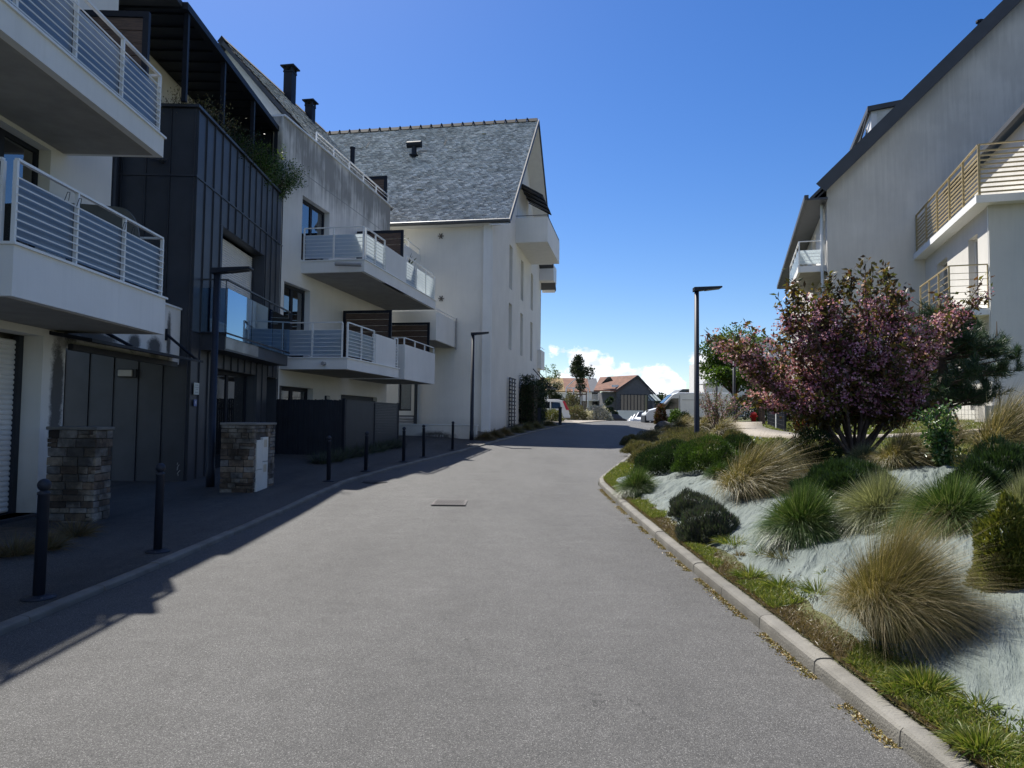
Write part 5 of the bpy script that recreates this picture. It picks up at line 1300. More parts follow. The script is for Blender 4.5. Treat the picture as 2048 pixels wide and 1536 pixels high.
# far bushes
def bush(label, u, v, Y, wpx, h, mat, n=2500, L_=.09, name='shrub', flowers=None, stems=12, dz=0, loose=1.0):
    P = at(u, v, Y); r = wpx / 2 * Y / FPX; t = thing(name, label, 'shrub', (P.x, Y, ground_at(P.x, Y) - .05 + dz)); 
    d = sph(n); d[:, 2] = np.abs(d[:, 2]); q = rng.uniform(.45, 1.0, n) ** .5 * np.array([1 + .35 * noise.noise((a * 3 + u, b * 3, c * 3)) for a, b, c in d]) * loose
    pos = d * q[:, None] * np.array([r, r, h])
    put('foliage', [leaves_arr(pos, unit(d + rng.normal(0, .7, (n, 3))), L_ * rng.uniform(.6, 1.3, n), L_ * .6 * rng.uniform(.7, 1.2, n))], mat, t)
    mb = MB()
    for k in range(stems): a = random.uniform(0, 6.28); mb.tube((0, 0, 0), (r * .7 * math.cos(a), r * .7 * math.sin(a), h * .8), .025, .01, n=5)
    mb.build('stems', m_bark, t); return t
bush('rounded shrub covered in white flowers beyond the crest', 1193, 830, 60, 56, 1.25, L_wflow, 5200, .13)
bush('darker shrub left of the white flowering one', 1150, 830, 58, 50, 1.1, L_mix, 2600, .13)
bush('olive bush behind the parked people carrier', 1142, 820, 62, 46, 2.4, L_mix, 3500, .14)
bush('yellow green bush in front of the people carrier', 1103, 840, 50.5, 46, .85, L_yel, 2600, .09)
bush('red leaved photinia bush beside the white van', 1322, 830, 48, 26, 1.35, L_photi, 2600, .11)
bush('green bush right of the photinia in front of the van', 1352, 832, 47, 30, .95, L_tree, 2200, .10)
bush('small green bush in front of the van near the lamp', 1370, 834, 46, 26, .7, L_dark, 1600, .10)
for (u, Y, w_, lab) in ((1082, 36, 40, 'dark low shrub on the verge below the hedge'), (1105, 38, 50, 'dark low shrub on the verge nearer the kerb end'), (1060, 34, 40, 'dark grassy clump by the gabled building verge'), (1000, 30.5, 26, 'dark grassy clump at the foot of the gabled wall'), (970, 29.2, 24, 'dark grassy clump at the end of the low wall'), (1030, 32, 36, 'dark grassy clump below the trellis'), (1125, 41, 44, 'low dark shrub at the end of the left verge')):
    P = at(u, 850, Y); x = min(P.x, float(xl(Y)) - .6); grassclump(lab, (x, Y), .55, .42, L_dry if u < 1050 else L_mix, 500, .02)
# clipped tall hedge
hx = thing('hedge', 'tall dark clipped hedge against the gabled building', 'hedge', FG.w(-5.95 * 1.12, 38.4 * 1.12, 0.85), FG.a)
hx.scale = (1.12, 1.12, 1.12)
n = 15000; pos = np.stack([rng.uniform(-.55, .55, n), rng.uniform(-1.5, 2.4, n), rng.uniform(0, 2.85, n)], 1); f = np.argmax(np.stack([np.abs(pos[:, 0]) / .55, np.abs(pos[:, 1] - .45) / 1.95], 1), 1)
sgn = np.sign(rng.normal(size=n)); m_ = rng.uniform(0, 1, n) < .8
pos[:, 0] = np.where(m_ & (f == 0), np.sign(pos[:, 0]) * rng.uniform(.42, .6, n), pos[:, 0]); pos[:, 1] = np.where(m_ & (f == 1), .45 + np.sign(pos[:, 1] - .45) * rng.uniform(1.8, 2.0, n), pos[:, 1])
pos[:, 2] *= 1 + .06 * np.sin(pos[:, 1] * 3)
put('foliage', [leaves_arr(pos, sph(n), .09 * rng.uniform(.6, 1.3, n), .05 * np.ones(n))], L_dark, hx)
MB().box(-.35, .35, -1.4, 2.2, 0, 2.5).build('stems', m_soil, hx)

# twiggy pink shrub (foreground of tree, right of lamp)
def pinkshrub(label, u, v, Y, r, h, seed):
    P = at(u, v, Y); rnd = random.Random(seed); t = thing('flowering_shrub', label, 'shrub', (P.x, Y, ground_at(P.x, Y) - .03)); st = []
    for k in range(13): a = rnd.uniform(0, 6.28); th = rnd.uniform(.15, .95); st.append(((0, 0, 0), (math.sin(th) * math.cos(a), math.sin(th) * math.sin(a), math.cos(th)), h * .62, .02))
    segs, terms = tree_skel(rnd, st, [3], .6, .8); skel_mesh(segs, 5).build('stems', m_bark, t)
    a1, d1 = term_points(terms, 70, 0, 1.1, .035); n = len(a1); put('blossom', [leaves_arr(a1, unit(d1 + rng.normal(0, .7, (n, 3))), .06 * rng.uniform(.6, 1.3, n), .04 * np.ones(n))], L_pinkf, t)
    return t
pinkshrub('twiggy shrub with pink flowering branches right of the tall lamp', 1432, 838, 27, .8, 1.55, 4)
leafy('dark reddish small shrub left of the cherry trunk', (at(1604, 870, 17).x, 17), .45, .8, 700, L_photi, L_=.09, W_=.05)

# terrace plants on the zinc block
def tplant(label, x, y, r, h, mat, n, L_, seed):
    t = thing('potted_shrub', label, 'potted plant', FL.w(x - .38, y, 7.4), FL.a)
    rnd = random.Random(seed); h += .75; st = [((0, 0, .25), (rnd.gauss(.12, .3), rnd.gauss(0, .3), 1), h * .55, .015) for k in range(9)]
    segs, terms = tree_skel(rnd, st, [3], .9, .3); skel_mesh(segs, 5).build('stems', m_bark, t)
    a1, d1 = term_points(terms, int(n * 1.4) // max(1, len(terms)), .1, 1.05, .08); m = len(a1)
    put('leaves', [leaves_arr(a1, unit(d1 + rng.normal(0, .8, (m, 3))), L_ * rng.uniform(.6, 1.3, m), L_ * .45 * np.ones(m))], mat, t)
    MB().lathe([(.14, 0), (.2, .32), (.17, .32)], n=14).build('pot', m_anthra, t); return t
tplant('sparse twiggy plant on the zinc terrace near the first pergola post', -6.85, 15.9, .4, .6, L_mix, 500, .05, 1)
tplant('reddish green shrub on the terrace behind the first pergola post', -6.8, 17.0, .5, .95, L_mix, 1300, .06, 2)
tplant('fine leaved grey green shrub in the middle of the zinc terrace', -6.8, 18.6, .6, 1.0, L_dark, 2200, .06, 3)
tplant('bushy green shrub left of the last pergola post', -6.75, 19.9, .6, 1.15, L_tree, 2600, .06, 4)
tplant('bright green bush hanging over the corner of the zinc terrace', -6.5, 21.4, .7, 1.25, L_shrub, 3200, .07, 5)
# plants on the far balconies
t = thing('potted_agave', 'dark spiky plant on the small far balcony by the gabled building', 'potted plant', FG.w(-9.9, 28.6, 7.8))
put('leaves', [tuft(16, .05, .95, .09, .9, .25, (0, 0, 0), 4)], L_dark, t); MB().lathe([(.14, 0), (.18, .3), (.15, .3)], n=12).build('pot', m_anthra, t)
leafy_t = thing('balcony_shrub', 'pale flowering plant left of the agave on the small far balcony', 'potted plant', FG.w(-9.85, 27.4, 7.8))
q = rng.normal(0, .16, (500, 3)) + np.array([0, 0, 1.0]); put('leaves', [leaves_arr(q, sph(500), .07 * np.ones(500), .04 * np.ones(500))], L_wflow, leafy_t); MB().lathe([(.14, 0), (.18, .3), (.15, .8)], n=12).build('pot', m_anthra, leafy_t)

# ---------------- ground cover stuff
def scatter_blades(name, X, Y, L_, W_, mat, lean=.5, dz=0.0):
    n = len(X); Z = tz(X, Y) + dz; root = np.stack([X, Y, Z], 1); d = unit(rng.normal(0, lean, (n, 3)) * np.array([1, 1, 0]) + np.array([0, 0, 1]))
    V, Q, T = blade_arrays(root, d, L_ * rng.uniform(.5, 1.3, n), W_ * rng.uniform(.7, 1.3, n), rng.normal(0, .2, (n, 3)) * np.array([1, 1, .3]) + np.array([0, 0, -.15]), 2)
    o = arr_mesh(name, V, [x for x in (Q, T) if x is not None], mat); return tag(o, kind='stuff')
N0 = 190000; Yr = rng.uniform(0, 1, N0) ** .6 * 30 + 7; Yr = 8 + (rng.uniform(0, 1, N0) ** 1.3) * 30; S = rng.uniform(.2, 16, N0); Xr = xr(Yr) + S
sm = np.array([smax(y) for y in Yr]); ok = (S > sm + .05 * np.sin(Yr * 9)) & (Xr / Yr < .78)
for (px_, py_) in pp: ok &= (np.abs(Xr - px_) + np.abs(Yr - py_) > .0)
dmin = np.min((Xr[:, None] - PATH[None, :, 0]) ** 2 + (Yr[:, None] - PATH[None, :, 1]) ** 2, 1); ok &= dmin > .72 ** 2
Xl, Yl = Xr[ok], Yr[ok]
o = scatter_blades('lawn_grass', Xl, Yl, .065, .016, L_grass, .5); tag(o, 'short green grass of the lawn', 'grass')
sel = rng.choice(len(Xl), 2600); nz = np.array([noise.noise((Xl[i] * .6, Yl[i] * .6, 3)) for i in sel]); sel = sel[(nz > -.05) & (Yl[sel] > 12)]; n = len(sel)
pd = np.stack([Xl[sel], Yl[sel], tz(Xl[sel], Yl[sel]) + .05 + rng.uniform(0, .03, n)], 1)
V, Q, T = leaves_arr(pd, unit(rng.normal(0, .4, (n, 3)) + np.array([0, 0, .2])), np.full(n, .035), np.full(n, .035)); o = arr_mesh('daisies', V, [T], simple('daisy_white', (.7, .7, .66), .8)); tag(o, 'scattered white daisies in the lawn', 'flowers', kind='stuff')
Yv = rng.uniform(12.6, 20, 26000); Sv = .14 + rng.uniform(0, 1, 26000) ** 1.2 * 1.7; ok = (Sv < .5) | (Yv > 15.7) | (Sv > np.array([smax(y) for y in Yv]) - .1); o = scatter_blades('tip_grass', xr(Yv[ok]) + Sv[ok], Yv[ok], .07, .014, L_grass, .6); tag(o, 'short rough grass at the far tip of the bed', 'grass', kind='stuff')
# weeds between kerb and fabric, patchy
N1 = 62000; Yw = 1.5 + rng.uniform(0, 1, N1) ** 1.25 * 14.5; Sw = .14 + np.abs(rng.normal(0, .15, N1)); pw = np.array([noise.noise((float(y) * 1.4, float(s) * 1.5, 2)) for y, s in zip(Yw, Sw)])
ok = (((pw + .12 > Sw * .5 - .05) & (Sw < .95)) | (Yw > 13.2)); o = scatter_blades('verge_weeds', xr(Yw[ok]) + Sw[ok], Yw[ok], .05, .009, L_grass, .7, .02); tag(o, 'patchy weeds growing between kerb and white sheet', 'weeds', kind='stuff')
ok2 = (np.roll(pw, 5) > .02) & (Sw < .6); o = scatter_blades('dead_weeds', xr(Yw[ok2]) + Sw[ok2] * .8, Yw[ok2], .05, .008, L_dry, 1.0, .01); tag(o, 'brown withered weeds along the kerb', 'weeds', kind='stuff')
# moss line in the gutter
Ng = 9000; Yg = 2.2 + rng.uniform(0, 1, Ng) * 13; Sg = -np.abs(rng.normal(0, .035, Ng)) - .004; pg_ = np.array([noise.noise((float(y) * 2.2, 0, 6)) for y in Yg]); ok = pg_ > -.12
o = scatter_blades('gutter_moss', xr(Yg[ok]) + Sg[ok], Yg[ok], .022, .010, leafmat('moss', [(.20, .13, .03), (.30, .20, .06), (.16, .16, .04), (.34, .27, .14)], .1), 1.5, .0); tag(o, 'ochre moss and debris along the gutter', 'moss', kind='stuff')
Nl = 2600; Yl_ = 1.2 + rng.uniform(0, 1, Nl) ** 1.2 * 13; Sl = .5 + rng.uniform(0, 1, Nl) ** 1.6 * 3.4; kn = np.array([noise.noise((float(a) * 1.3, float(b) * 1.3, 8)) for a, b in zip(Yl_, Sl)]); ok = kn > .05
Xl_ = xr(Yl_[ok]) + Sl[ok]; pl_ = np.stack([Xl_, Yl_[ok], tz(Xl_, Yl_[ok]) + .045], 1); n = len(pl_)
V, Q, T = leaves_arr(pl_, unit(rng.normal(0, 1, (n, 3)) * np.array([1, 1, .15])), .03 * rng.uniform(.5, 1.4, n), .012 * rng.uniform(.5, 1.4, n)); o = arr_mesh('leaf_litter', V, [T], L_dry); tag(o, 'dry leaf litter lying on the white sheet', 'litter', kind='stuff')
# individual weed tufts standing on the sheet
wl = ['tiny weed tuft on the sheet below the lavender', 'weed tuft with brown centre low on the sheet', 'weed patch between lavender and green mound', 'small weed left of the biggest golden tuft', 'flattened weed beside the kerb', 'pale weed tuft in front of the biggest golden tuft', 'bright green grass patch at the front of the bed', 'second bright grass patch beside the kerb joint', 'green grass patch at the bottom edge of the picture', 'straggly weed beside the bottom grass patch', 'weed patch on the kerb side below the lavender', 'green weed rosette by the kerb']
for i, (u, v, r, h, n, m_) in enumerate(((1525, 1115, .07, .08, 60, L_grass), (1478, 1118, .06, .05, 60, L_dry), (1572, 1122, .16, .08, 260, L_mix), (1652, 1158, .05, .05, 50, L_grass), (1560, 1180, .09, .09, 120, L_grass), (1635, 1195, .10, .10, 150, L_grass), (1850, 1385, .13, .07, 800, L_grass), (1800, 1395, .10, .04, 420, L_grass), (1965, 1510, .12, .055, 700, L_grass), (1960, 1420, .09, .05, 120, L_grass), (1470, 1092, .18, .08, 420, L_grass), (1500, 1160, .12, .08, 260, L_grass))):
    P = PL(u, v); t = thing('weed_tuft', wl[i], 'weed', (P.x, P.y, ground_at(P.x, P.y) + .03)); put('foliage', [tuft(n, r, h * 1.6, .007, 1.2, .4, (0, 0, 0), 3)], m_, t)
# left bed by the garage: bare soil and dry tufts
bx_ = [FL.w(-6.78, 3), FL.w(-5.75, 3), FL.w(-5.35, 9.9), FL.w(-5.3, 11.3), FL.w(-5.6, 11.35), FL.w(-6.78, 10.9)]
mb = MB(); mb.prism([Vector((p.x, p.y, .035)) for p in bx_], (0, 0, .035)); tag(mb.build('planting_bed', m_soil), kind='structure')
dl_ = ['dry grass tuft by the garage wall at the left edge', 'dry brown grass tuft in front of the stone pillar', 'dry grass tuft behind the nearest bollard']
for i, (u, v, r) in enumerate(((30, 1112, .28), (150, 1072, .24), (95, 1100, .2))):
    P = hit(u, v); t = thing('dry_grass_tuft', dl_[i], 'grass', (P.x, P.y, .06)); put('foliage', [tuft(420, r * .5, .3, .007, 1.2, .4, (0, 0, 0), 4)], L_dry, t)
# dry lavender strip before the fence
for i in range(12):
    q = FG.w(-8.3 + .12 * math.sin(i * 2.1), 18.1 + i * .55 + .1 * math.sin(i)); 
    t = thing('fence_grass', 'grey green grassy tuft in the row below the garden fence', 'grass', (q.x - .25, q.y, ground_at(q.x - .25, q.y)), 0, 'grass tufts in the row below the garden fence'); put('foliage', [tuft(380, .2, .40, .012, 1.0, .4, (0, 0, 0), 3)], L_fg if False else L_lav, t)

# ================================================================== VEHICLES
def wheel(parent, x, y, z, r, w_):
    o = MB(); o.tube((x, y - w_ / 2, z), (x, y + w_ / 2, z), r, n=24); wh = o.build('wheel', m_tyre, parent)
    MB().tube((x, y - w_ / 2 - .01, z), (x, y + w_ / 2 + .01, z), r * .62, n=18).build('rim', m_rim, wh)
def body(name, prof_, w_, tuck, zt, mat, parent, bev=.05):
    vs = []; n = len(prof_)
    for s in (-1, 1):
        for (x, z) in prof_: vs.append((x, s * (w_ / 2 - (tuck * max(0, z - zt))), z))
    fs = [tuple(range(n)), tuple(range(n, 2 * n))[::-1]] + [(i, n + i, n + (i + 1) % n, (i + 1) % n) for i in range(n)]
    return MB().add(vs, fs).build(name, mat, parent, bevel=bev)
P = at(1287, 838, 52)
vz = float(prof(52)) - .33
van = thing('van', 'white high roofed panel van parked behind the shrubs', 'van', (P.x, 52, vz), rad(-2))
body('body', [(.05, .45), (0, .95), (.25, 1.2), (1.0, 1.42), (1.95, 2.36), (2.35, 2.52), (5.95, 2.52), (6.0, 2.3), (6.0, .45), (5.2, .38), (1.5, .38)], 2.05, .05, 1.2, m_carw, van, .06)
for s in (-1, 1):
    MB().prism([Vector((1.18, s * 1.01, 1.45)), Vector((1.85, s * .985, 2.08)), Vector((2.35, s * .985, 2.1)), Vector((2.35, s * 1.01, 1.3)), Vector((1.35, s * 1.01, 1.3))], (0, s * .03, 0)).build('side_window', m_cpane, van)
    MB().box(2.42, 2.44, s * 1.02 - .012, s * 1.02 + .012, .6, 2.3).build('door_seam', m_anthra, van); MB().box(2.3, 2.46, s * 1.03 - .02, s * 1.03 + .02, 1.0, 1.28).build('door_handle', m_black, van)
    MB().box(.95, 1.1, s * 1.03, s * 1.25, 1.4, 1.75).build('mirror', m_black, van)
    MB().box(.08, .45, s * .75 - .15, s * .75 + .15, .98, 1.22).build('headlight', m_gutter, van)
    MB().box(1.5, 5.9, s * 1.015 - .015, s * 1.015 + .015, .6, .75).build('side_moulding', m_anthra, van); MB().box(2.6, 5.8, s * 1.0 - .012, s * 1.0 + .012, 1.98, 2.0).build('panel_line', m_gutter, van)
    for x in (1.05, 4.9): wheel(van, x, s * .92, .36, .36, .24)
MB().hexa([(1.08, -.88, 1.47), (1.08, .88, 1.47), (1.95, .82, 2.34), (1.95, -.82, 2.34)], [(1.03, -.88, 1.5), (1.03, .88, 1.5), (1.9, .82, 2.37), (1.9, -.82, 2.37)]).build('windscreen', m_cpane, van)
MB().box(-.06, .3, -1.0, 1.0, .35, .85).build('bumper', m_anthra, van, bevel=.04)
# people carrier at left, rear to the right
P = at(1137, 843, 53)
mp = thing('car', 'white people carrier with tall red tail lights parked beside the gabled building', 'car', (P.x, 53, float(prof(53)) - .12), math.pi)
body('body', [(0, .35), (.02, .75), (.1, 1.0), (.45, 1.62), (.8, 1.7), (2.6, 1.7), (3.4, 1.1), (4.4, .95), (4.5, .4)], 1.8, .16, .95, m_carw, mp, .05)
for s in (-1, 1):
    MB().prism([Vector((.62, s * .87, 1.05)), Vector((.72, s * .80, 1.5)), Vector((1.35, s * .80, 1.53)), Vector((1.35, s * .87, 1.05))], (0, s * .02, 0)).build('side_window', m_cpane, mp)
    MB().prism([Vector((1.45, s * .87, 1.05)), Vector((1.45, s * .80, 1.53)), Vector((2.35, s * .80, 1.53)), Vector((2.35, s * .87, 1.05))], (0, s * .02, 0)).build('side_window', m_cpane, mp)
    MB().prism([Vector((2.45, s * .87, 1.05)), Vector((2.45, s * .80, 1.53)), Vector((2.6, s * .80, 1.53)), Vector((3.2, s * .87, 1.08))], (0, s * .02, 0)).build('side_window', m_cpane, mp)
    MB().prism([Vector((.02, s * .86, .95)), Vector((.36, s * .80, 1.6)), Vector((.52, s * .80, 1.6)), Vector((.25, s * .88, .95))], (0, s * .03, 0)).build('tail_light', m_red, mp)
    MB().box(.9, 3.2, s * .9 - .012, s * .9 + .012, .6, .66).build('side_moulding', m_anthra, mp)
    for x in (.95, 3.65): wheel(mp, x, s * .8, .31, .31, .2)
    MB().bar((.6, s * .65, 1.75), (2.5, s * .65, 1.75), .04, .04).build('roof_bar', m_gutter, mp)
    MB().box(1.39, 1.41, s * .9 - .012, s * .9 + .012, .45, 1.05).build('door_seam', m_anthra, mp)
MB().hexa([(.12, -.78, 1.02), (.12, .78, 1.02), (.42, .72, 1.58), (.42, -.72, 1.58)], [(.1, -.78, 1.04), (.1, .78, 1.04), (.4, .72, 1.6), (.4, -.72, 1.6)]).build('rear_window', m_cpane, mp)
MB().box(-.06, .2, -.86, .86, .35, .6).build('bumper', m_carw, mp, bevel=.03)
# row of cars below the crest
def smallcar(label, u, Y, z, mat, rz, w_=1.75, L_=4.1):
    P = at(u, 838, Y); t = thing('car', label, 'car', (P.x, Y, z), rz, 'cars parked in the lower car park')
    body('body', [(0, .3), (0, .7), (.6, .9), (1.2, 1.38), (2.7, 1.42), (3.5, .95), (L_, .85), (L_, .3)], w_, .2, .9, mat, t, .05)
    MB().hexa([(.66, -.72, .93), (.66, .72, .93), (1.2, .64, 1.36), (1.2, -.64, 1.36)], [(.62, -.72, .96), (.62, .72, .96), (1.16, .64, 1.4), (1.16, -.64, 1.4)]).build('windscreen', m_cpane, t)
    MB().box(-.02, .05, -.8, -.5, .55, .75).build('headlight', m_white, t); MB().box(-.02, .05, .5, .8, .55, .75).build('headlight', m_white, t)
    for x in (.8, 3.2):
        for s in (-1, 1): wheel(t, x, s * w_ * .45, .3, .3, .2)
    return t
for i, (u, m_, dz_, lab) in enumerate(((1262, m_card, 0, 'dark car leftmost in the lower car park row'), (1268, m_cars, .1, 'silver car second in the lower car park row'), (1275, m_cars, .22, 'silver car third in the lower car park row'), (1283, m_carw, .3, 'pale car nearest the van in the lower car park row'))):
    smallcar(lab, u, 82 - i * 5, float(prof(82 - i * 5)) - .62 + dz_ * .5, m_, rad(60))
P = at(1253, 838, 84); smallcar('black car in front of the glazed veranda', 1253, 88, float(prof(88)) + .1, m_card, rad(180))

# ================================================================== FAR BUILDINGS
hd = rad(20)
H1 = thing('house', 'grey clad house with clay tile roof and glazed veranda beyond the crest', 'house', (0, 0, 0))
Y0 = 105.
def hp(u, v, Y): return at(u, v, Y)
a = hp(1233, 782, Y0); b_ = hp(1309, 790, Y0); ap = hp(1275, 753, Y0); zb = -1.0
w = MB(); w.prism([Vector((a.x, Y0, zb)), Vector((b_.x, Y0, zb)), Vector((b_.x, Y0, b_.z)), Vector((ap.x, Y0, ap.z)), Vector((a.x, Y0, a.z))], (0, 9, 0)); 
xw = hp(1205, 800, Y0 + 1).x
w.box(xw, a.x, Y0 + .6, Y0 + 9, zb, a.z - .1); w.build('wall', m_clad, H1)
for k in range(26): MB().box(a.x, b_.x, Y0 - .03, Y0, zb + .4 * k, zb + .4 * k + .02).build('board_joint', m_anthra, H1) if zb + .4 * k < a.z - .3 else None
# roof running back-left from the gable
L0 = hp(1185, 783, Y0 + 2); R0 = hp(1200, 754, Y0 + 6)
MB().hexa([(a.x + .05, Y0 - .3, a.z - .1), (ap.x, Y0 - .3, ap.z), (R0.x, Y0 + 6, ap.z), (L0.x, Y0 + .4, a.z - .1)], [(a.x + .05, Y0 - .3, a.z + .1), (ap.x, Y0 - .3, ap.z + .2), (R0.x, Y0 + 6, ap.z + .2), (L0.x, Y0 + .4, a.z + .1)]).build('roof', m_orange, H1)
MB().bar((ap.x, Y0 - .2, ap.z + .1), (b_.x + .1, Y0 - .2, b_.z + .05), .3, .2).build('barge_board', m_anthra, H1); MB().bar((ap.x, Y0 - .2, ap.z + .1), (a.x - .1, Y0 - .2, a.z + .05), .3, .2).build('barge_board', m_anthra, H1)
for (u, v) in ((1255, 759), (1228, 775)):
    q = hp(u, v, Y0 + 2.6 - (.9 if v > 770 else -.4)); MB().box(q.x - .5, q.x + .5, q.y - 1.2, q.y - 1.1, q.z, q.z + .35).build('roof_light', m_white, H1)
q = hp(1214, 764, Y0 + 1); MB().prism([Vector((q.x - .9, q.y, q.z - .3)), Vector((q.x + .9, q.y, q.z + .2)), Vector((q.x + .5, q.y, q.z + .8)), Vector((q.x + .1, q.y, q.z + .75))], (0, .2, 0)).build('roof_window', m_cpane, H1)
# veranda
vx0 = hp(1237, 820, Y0).x; vx1 = hp(1290, 820, Y0).x; vx2 = hp(1318, 820, Y0).x; vz1 = hp(1237, 789, Y0).z; vz0 = hp(1237, 821, Y0).z
vr = MB().box(vx0, vx1, Y0 - 2.0, Y0 - 1.9, vz1 - .12, vz1).build('veranda_frame', m_anthra, H1)
for k in range(9): x = vx0 + (vx1 - vx0) * k / 8; MB().box(x - .05, x + .05, Y0 - 2.02, Y0 - 1.94, vz0, vz1).build('mullion', m_black, vr)
for k in range(8): x = vx0 + (vx1 - vx0) * k / 8; MB().box(x + .06, x + (vx1 - vx0) / 8 - .06, Y0 - 1.98, Y0 - 1.96, vz0, vz1 - .1).build('pane', m_glassv if False else m_cpane, vr)
for k in range(5):
    x = vx1 + (vx2 - vx1) * k / 4; MB().bar((x - .9, Y0 - 1.9, vz1), (x, Y0 - 1.9, vz1 - .9), .08, .08).build('rafter', m_black, vr); MB().box(x - .04, x + .04, Y0 - 2, Y0 - 1.9, vz0, vz1 - .9).build('mullion', m_black, vr)
MB().hexa([(vx1 - .9, Y0 - 1.85, vz1), (vx1, Y0 - 1.85, vz1 - .9), (vx2, Y0 - 1.85, vz1 - .9), (vx2 - .9, Y0 - 1.85, vz1)], [(vx1 - .9, Y0 - 1.8, vz1), (vx1, Y0 - 1.8, vz1 - .9), (vx2, Y0 - 1.8, vz1 - .9), (vx2 - .9, Y0 - 1.8, vz1)]).build('glass_roof', m_frost, vr)
MB().box(vx0 - .3, vx2, Y0 - 2.2, Y0 - .1, zb, vz0).build('plinth', m_wall, H1); MB().box(vx0 + 1.6, vx0 + 2.8, Y0 - 2.24, Y0 - 2.2, zb, 1.3).build('door', m_black, H1)
# second house (left wing) ochre and orange roofs with balconies
H2 = thing('house', 'low house with ochre tile roof and white gallery left of the grey house', 'house', (0, 0, 0))
Y1 = 112.; x0 = hp(1080, 800, Y1).x; x1 = hp(1205, 800, Y1).x; e = hp(1150, 785, Y1).z; r_ = hp(1150, 755, Y1).z
MB().box(x0, x1, Y1 + .5, Y1 + 9, zb, e).build('wall', m_wall, H2)
xm = hp(1130, 770, Y1).x; xn = hp(1181, 770, Y1).x; xe = hp(1200, 770, Y1).x
for (q0, q1, m_) in ((x0, xm, m_ochre), (xm, xn, m_orange), (xn, xe, m_slated if False else m_gutter)):
    MB().hexa([(q0, Y1, e), (q1 - .01, Y1, e), (q1 - .01, Y1 + 5, r_), (q0, Y1 + 5, r_)], [(q0, Y1, e + .2), (q1 - .01, Y1, e + .2), (q1 - .01, Y1 + 5, r_ + .2), (q0, Y1 + 5, r_ + .2)]).build('roof', m_, H2)
gx0 = hp(1132, 800, Y1 - 3).x; gx1 = hp(1176, 800, Y1 - 3).x; gt = hp(1150, 775, Y1 - 3).z
gf = MB().box(gx0, gx1, Y1 - 3.1, Y1 - 3, gt - .15, gt).build('gallery_frame', m_white, H2)
for k in range(4): x = gx0 + (gx1 - gx0) * k / 3; MB().box(x - .08, x + .08, Y1 - 3.1, Y1 - 3, zb, gt - .15).build('post', m_white, gf)
MB().bar((gx0, Y1 - 3.05, gt), (gx0 + 1.4, Y1 - 3.05, gt + 1.3), .12, .12).build('brace', m_white, gf); MB().bar((gx0 + 1.4, Y1 - 3.05, gt + 1.3), (gx0 + 2.4, Y1 - 3.05, gt), .12, .12).build('brace', m_white, gf)
bx0 = hp(1180, 800, Y1 - 2).x; bx1 = hp(1203, 800, Y1 - 2).x
for z in (hp(1190, 800, Y1).z, hp(1190, 832, Y1).z): MB().box(gx0, bx1, Y1 - 2, Y1 + .5, z - .2, z).build('gallery_floor', m_white, H2)
z = hp(1190, 800, Y1).z
for k in range(14): x = bx0 + (bx1 - bx0) * k / 13; MB().box(x - .03, x + .03, Y1 - 2, Y1 - 1.96, z, z + .9).build('baluster', m_white, H2)
for (u, v) in ((1143, 812), (1165, 812), (1190, 812), (1190, 790)):
    q = hp(u, v, Y1 + .5); MB().box(q.x - .5, q.x + .5, Y1 + .42, Y1 + .5, q.z - .8, q.z + .7).build('window', m_cpane, H2)
# far slate roof behind the van, white block behind the tree
q = hp(1385, 780, 160); H3 = thing('house', 'distant grey hipped roof showing over the white van', 'house', (q.x, 160, -1))
MB().box(-4, 5, 0, 8, 0, q.z - .2).build('wall', m_wall, H3); MB().prism([Vector((-4.3, 0, q.z - .3)), Vector((6, 0, q.z - .3)), Vector((4.5, 0, q.z + 1.2)), Vector((-2.2, 0, q.z + 1.2))], (0, 8, 0)).build('roof', m_gutter, H3); MB().box(-1.5, 1, -.2, 0, q.z - .2, q.z + .8).build('dormer', m_wood, H3)
q0 = hp(1424, 700, 62); q1 = hp(1424, 735, 62)
H4 = thing('apartment_building', 'far white apartment block with railed balcony half hidden by the green tree', 'building', (q0.x, 62, .5))
MB().box(0, 8, 0, 8, 0, q1.z + .3).build('wall', m_wall, H4); MB().hexa([(0, -.2, q1.z), (8, -.2, q1.z), (8, 8, q1.z + 3), (2, 8, q1.z + 3)], [(0, -.2, q1.z + .2), (8, -.2, q1.z + .2), (8, 8, q1.z + 3.2), (2, 8, q1.z + 3.2)]).build('roof', m_verge, H4)
bb = MB().box(-.7, .4, -.8, 3, q1.z - 1.9, q1.z - 1.6).build('balcony', m_fascia, H4); railing(bb, None, (-.65, -.75), (.35, -.75), q1.z - 1.6, q1.z - .5, 1, 6, m_white)
MB().box(.6, 1.6, -.03, 0, q1.z - 1.5, q1.z - .4).build('window', m_cpane, H4); MB().box(.6, 1.6, -.03, 0, 1.0, 2.3).build('window', m_cpane, H4)

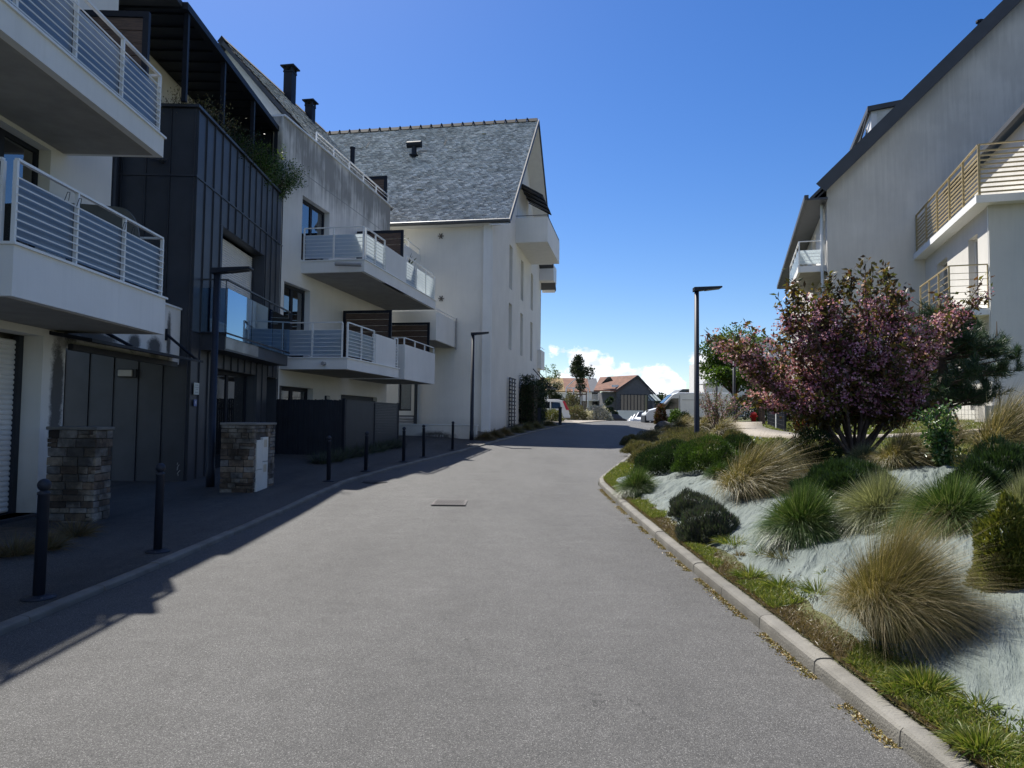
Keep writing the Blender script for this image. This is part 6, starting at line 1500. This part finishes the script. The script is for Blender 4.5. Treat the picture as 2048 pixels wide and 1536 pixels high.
# mesh fence and red hydrant beside the path
mf = thing('mesh_fence', 'dark wire mesh fence panels with a pale post beside the path', 'fence', (0, 0, 0))
mp_ = [(at(1537, 850, 30).x, 30), (at(1553, 850, 26).x, 26), (at(1570, 855, 22.5).x, 22.5)]
for i, (x, y) in enumerate(mp_):
    z = ground_at(x, y); MB().box(x - .03, x + .03, y - .03, y + .03, z, z + 1.25).build('post', m_white if i == 1 else m_black, mf)
for i in range(2):
    (xa, ya), (xb, yb) = mp_[i], mp_[i + 1]; mb = MB(); n = 34
    for k in range(n + 1): t = k / n; x = xa + (xb - xa) * t; y = ya + (yb - ya) * t; z = ground_at(x, y); mb.bar((x, y, z + .03), (x, y, z + 1.2), .012, .012)
    for k in range(9): mb.bar((xa, ya, ground_at(xa, ya) + .05 + k * .14), (xb, yb, ground_at(xb, yb) + .05 + k * .14), .012, .012)
    q = mb.build('wire_mesh', m_black, mf); q['kind'] = 'stuff'
P = at(1507, 840, 36); t = thing('hydrant', 'small red hydrant post at the far end of the path', 'hydrant', (P.x, 36, float(tz(P.x, 36))))
MB().lathe([(.12, 0), (.12, .35), (.16, .36), (.16, .45), (.1, .5), (.02, .53)], n=14).build('post', m_redp, t, True); MB().tube((-.2, 0, .3), (.2, 0, .3), .05, n=8).build('outlet', m_redp, t)
# wire fence strip by the right plinth
wf = thing('wire_fence', 'light wire fence in front of the right hand building behind the pine', 'fence', (0, 0, 0), FR.a)
mb = MB()
for k in range(40): mb.bar((3.6 + k * .085, 22.9, 1.7), (3.6 + k * .085, 22.9, 2.6), .006, .006)
for k in range(7): mb.bar((3.6, 22.9, 1.75 + k * .13), (7.0, 22.9, 1.75 + k * .13), .006, .006)
q = mb.build('wire_mesh', m_anthra, wf); q['kind'] = 'stuff'
for x in (3.6, 5.3, 7.0): MB().box(x - .02, x + .02, 22.88, 22.92, 1.5, 2.7).build('post', m_anthra, wf)
# bushes closing the view right of the tree, far ridge trees
for i, (u, Y, w_, h) in enumerate(((1490, 44, 70, 1.6), (1545, 38, 60, 1.3), (1600, 36, 70, 1.2))):
    bush(('dark green bush under the big leafy tree', 'dark bush behind the mesh fence', 'dark bush behind the cherry tree')[i], u, 838, Y, w_, h, L_dark, 2600, .12)
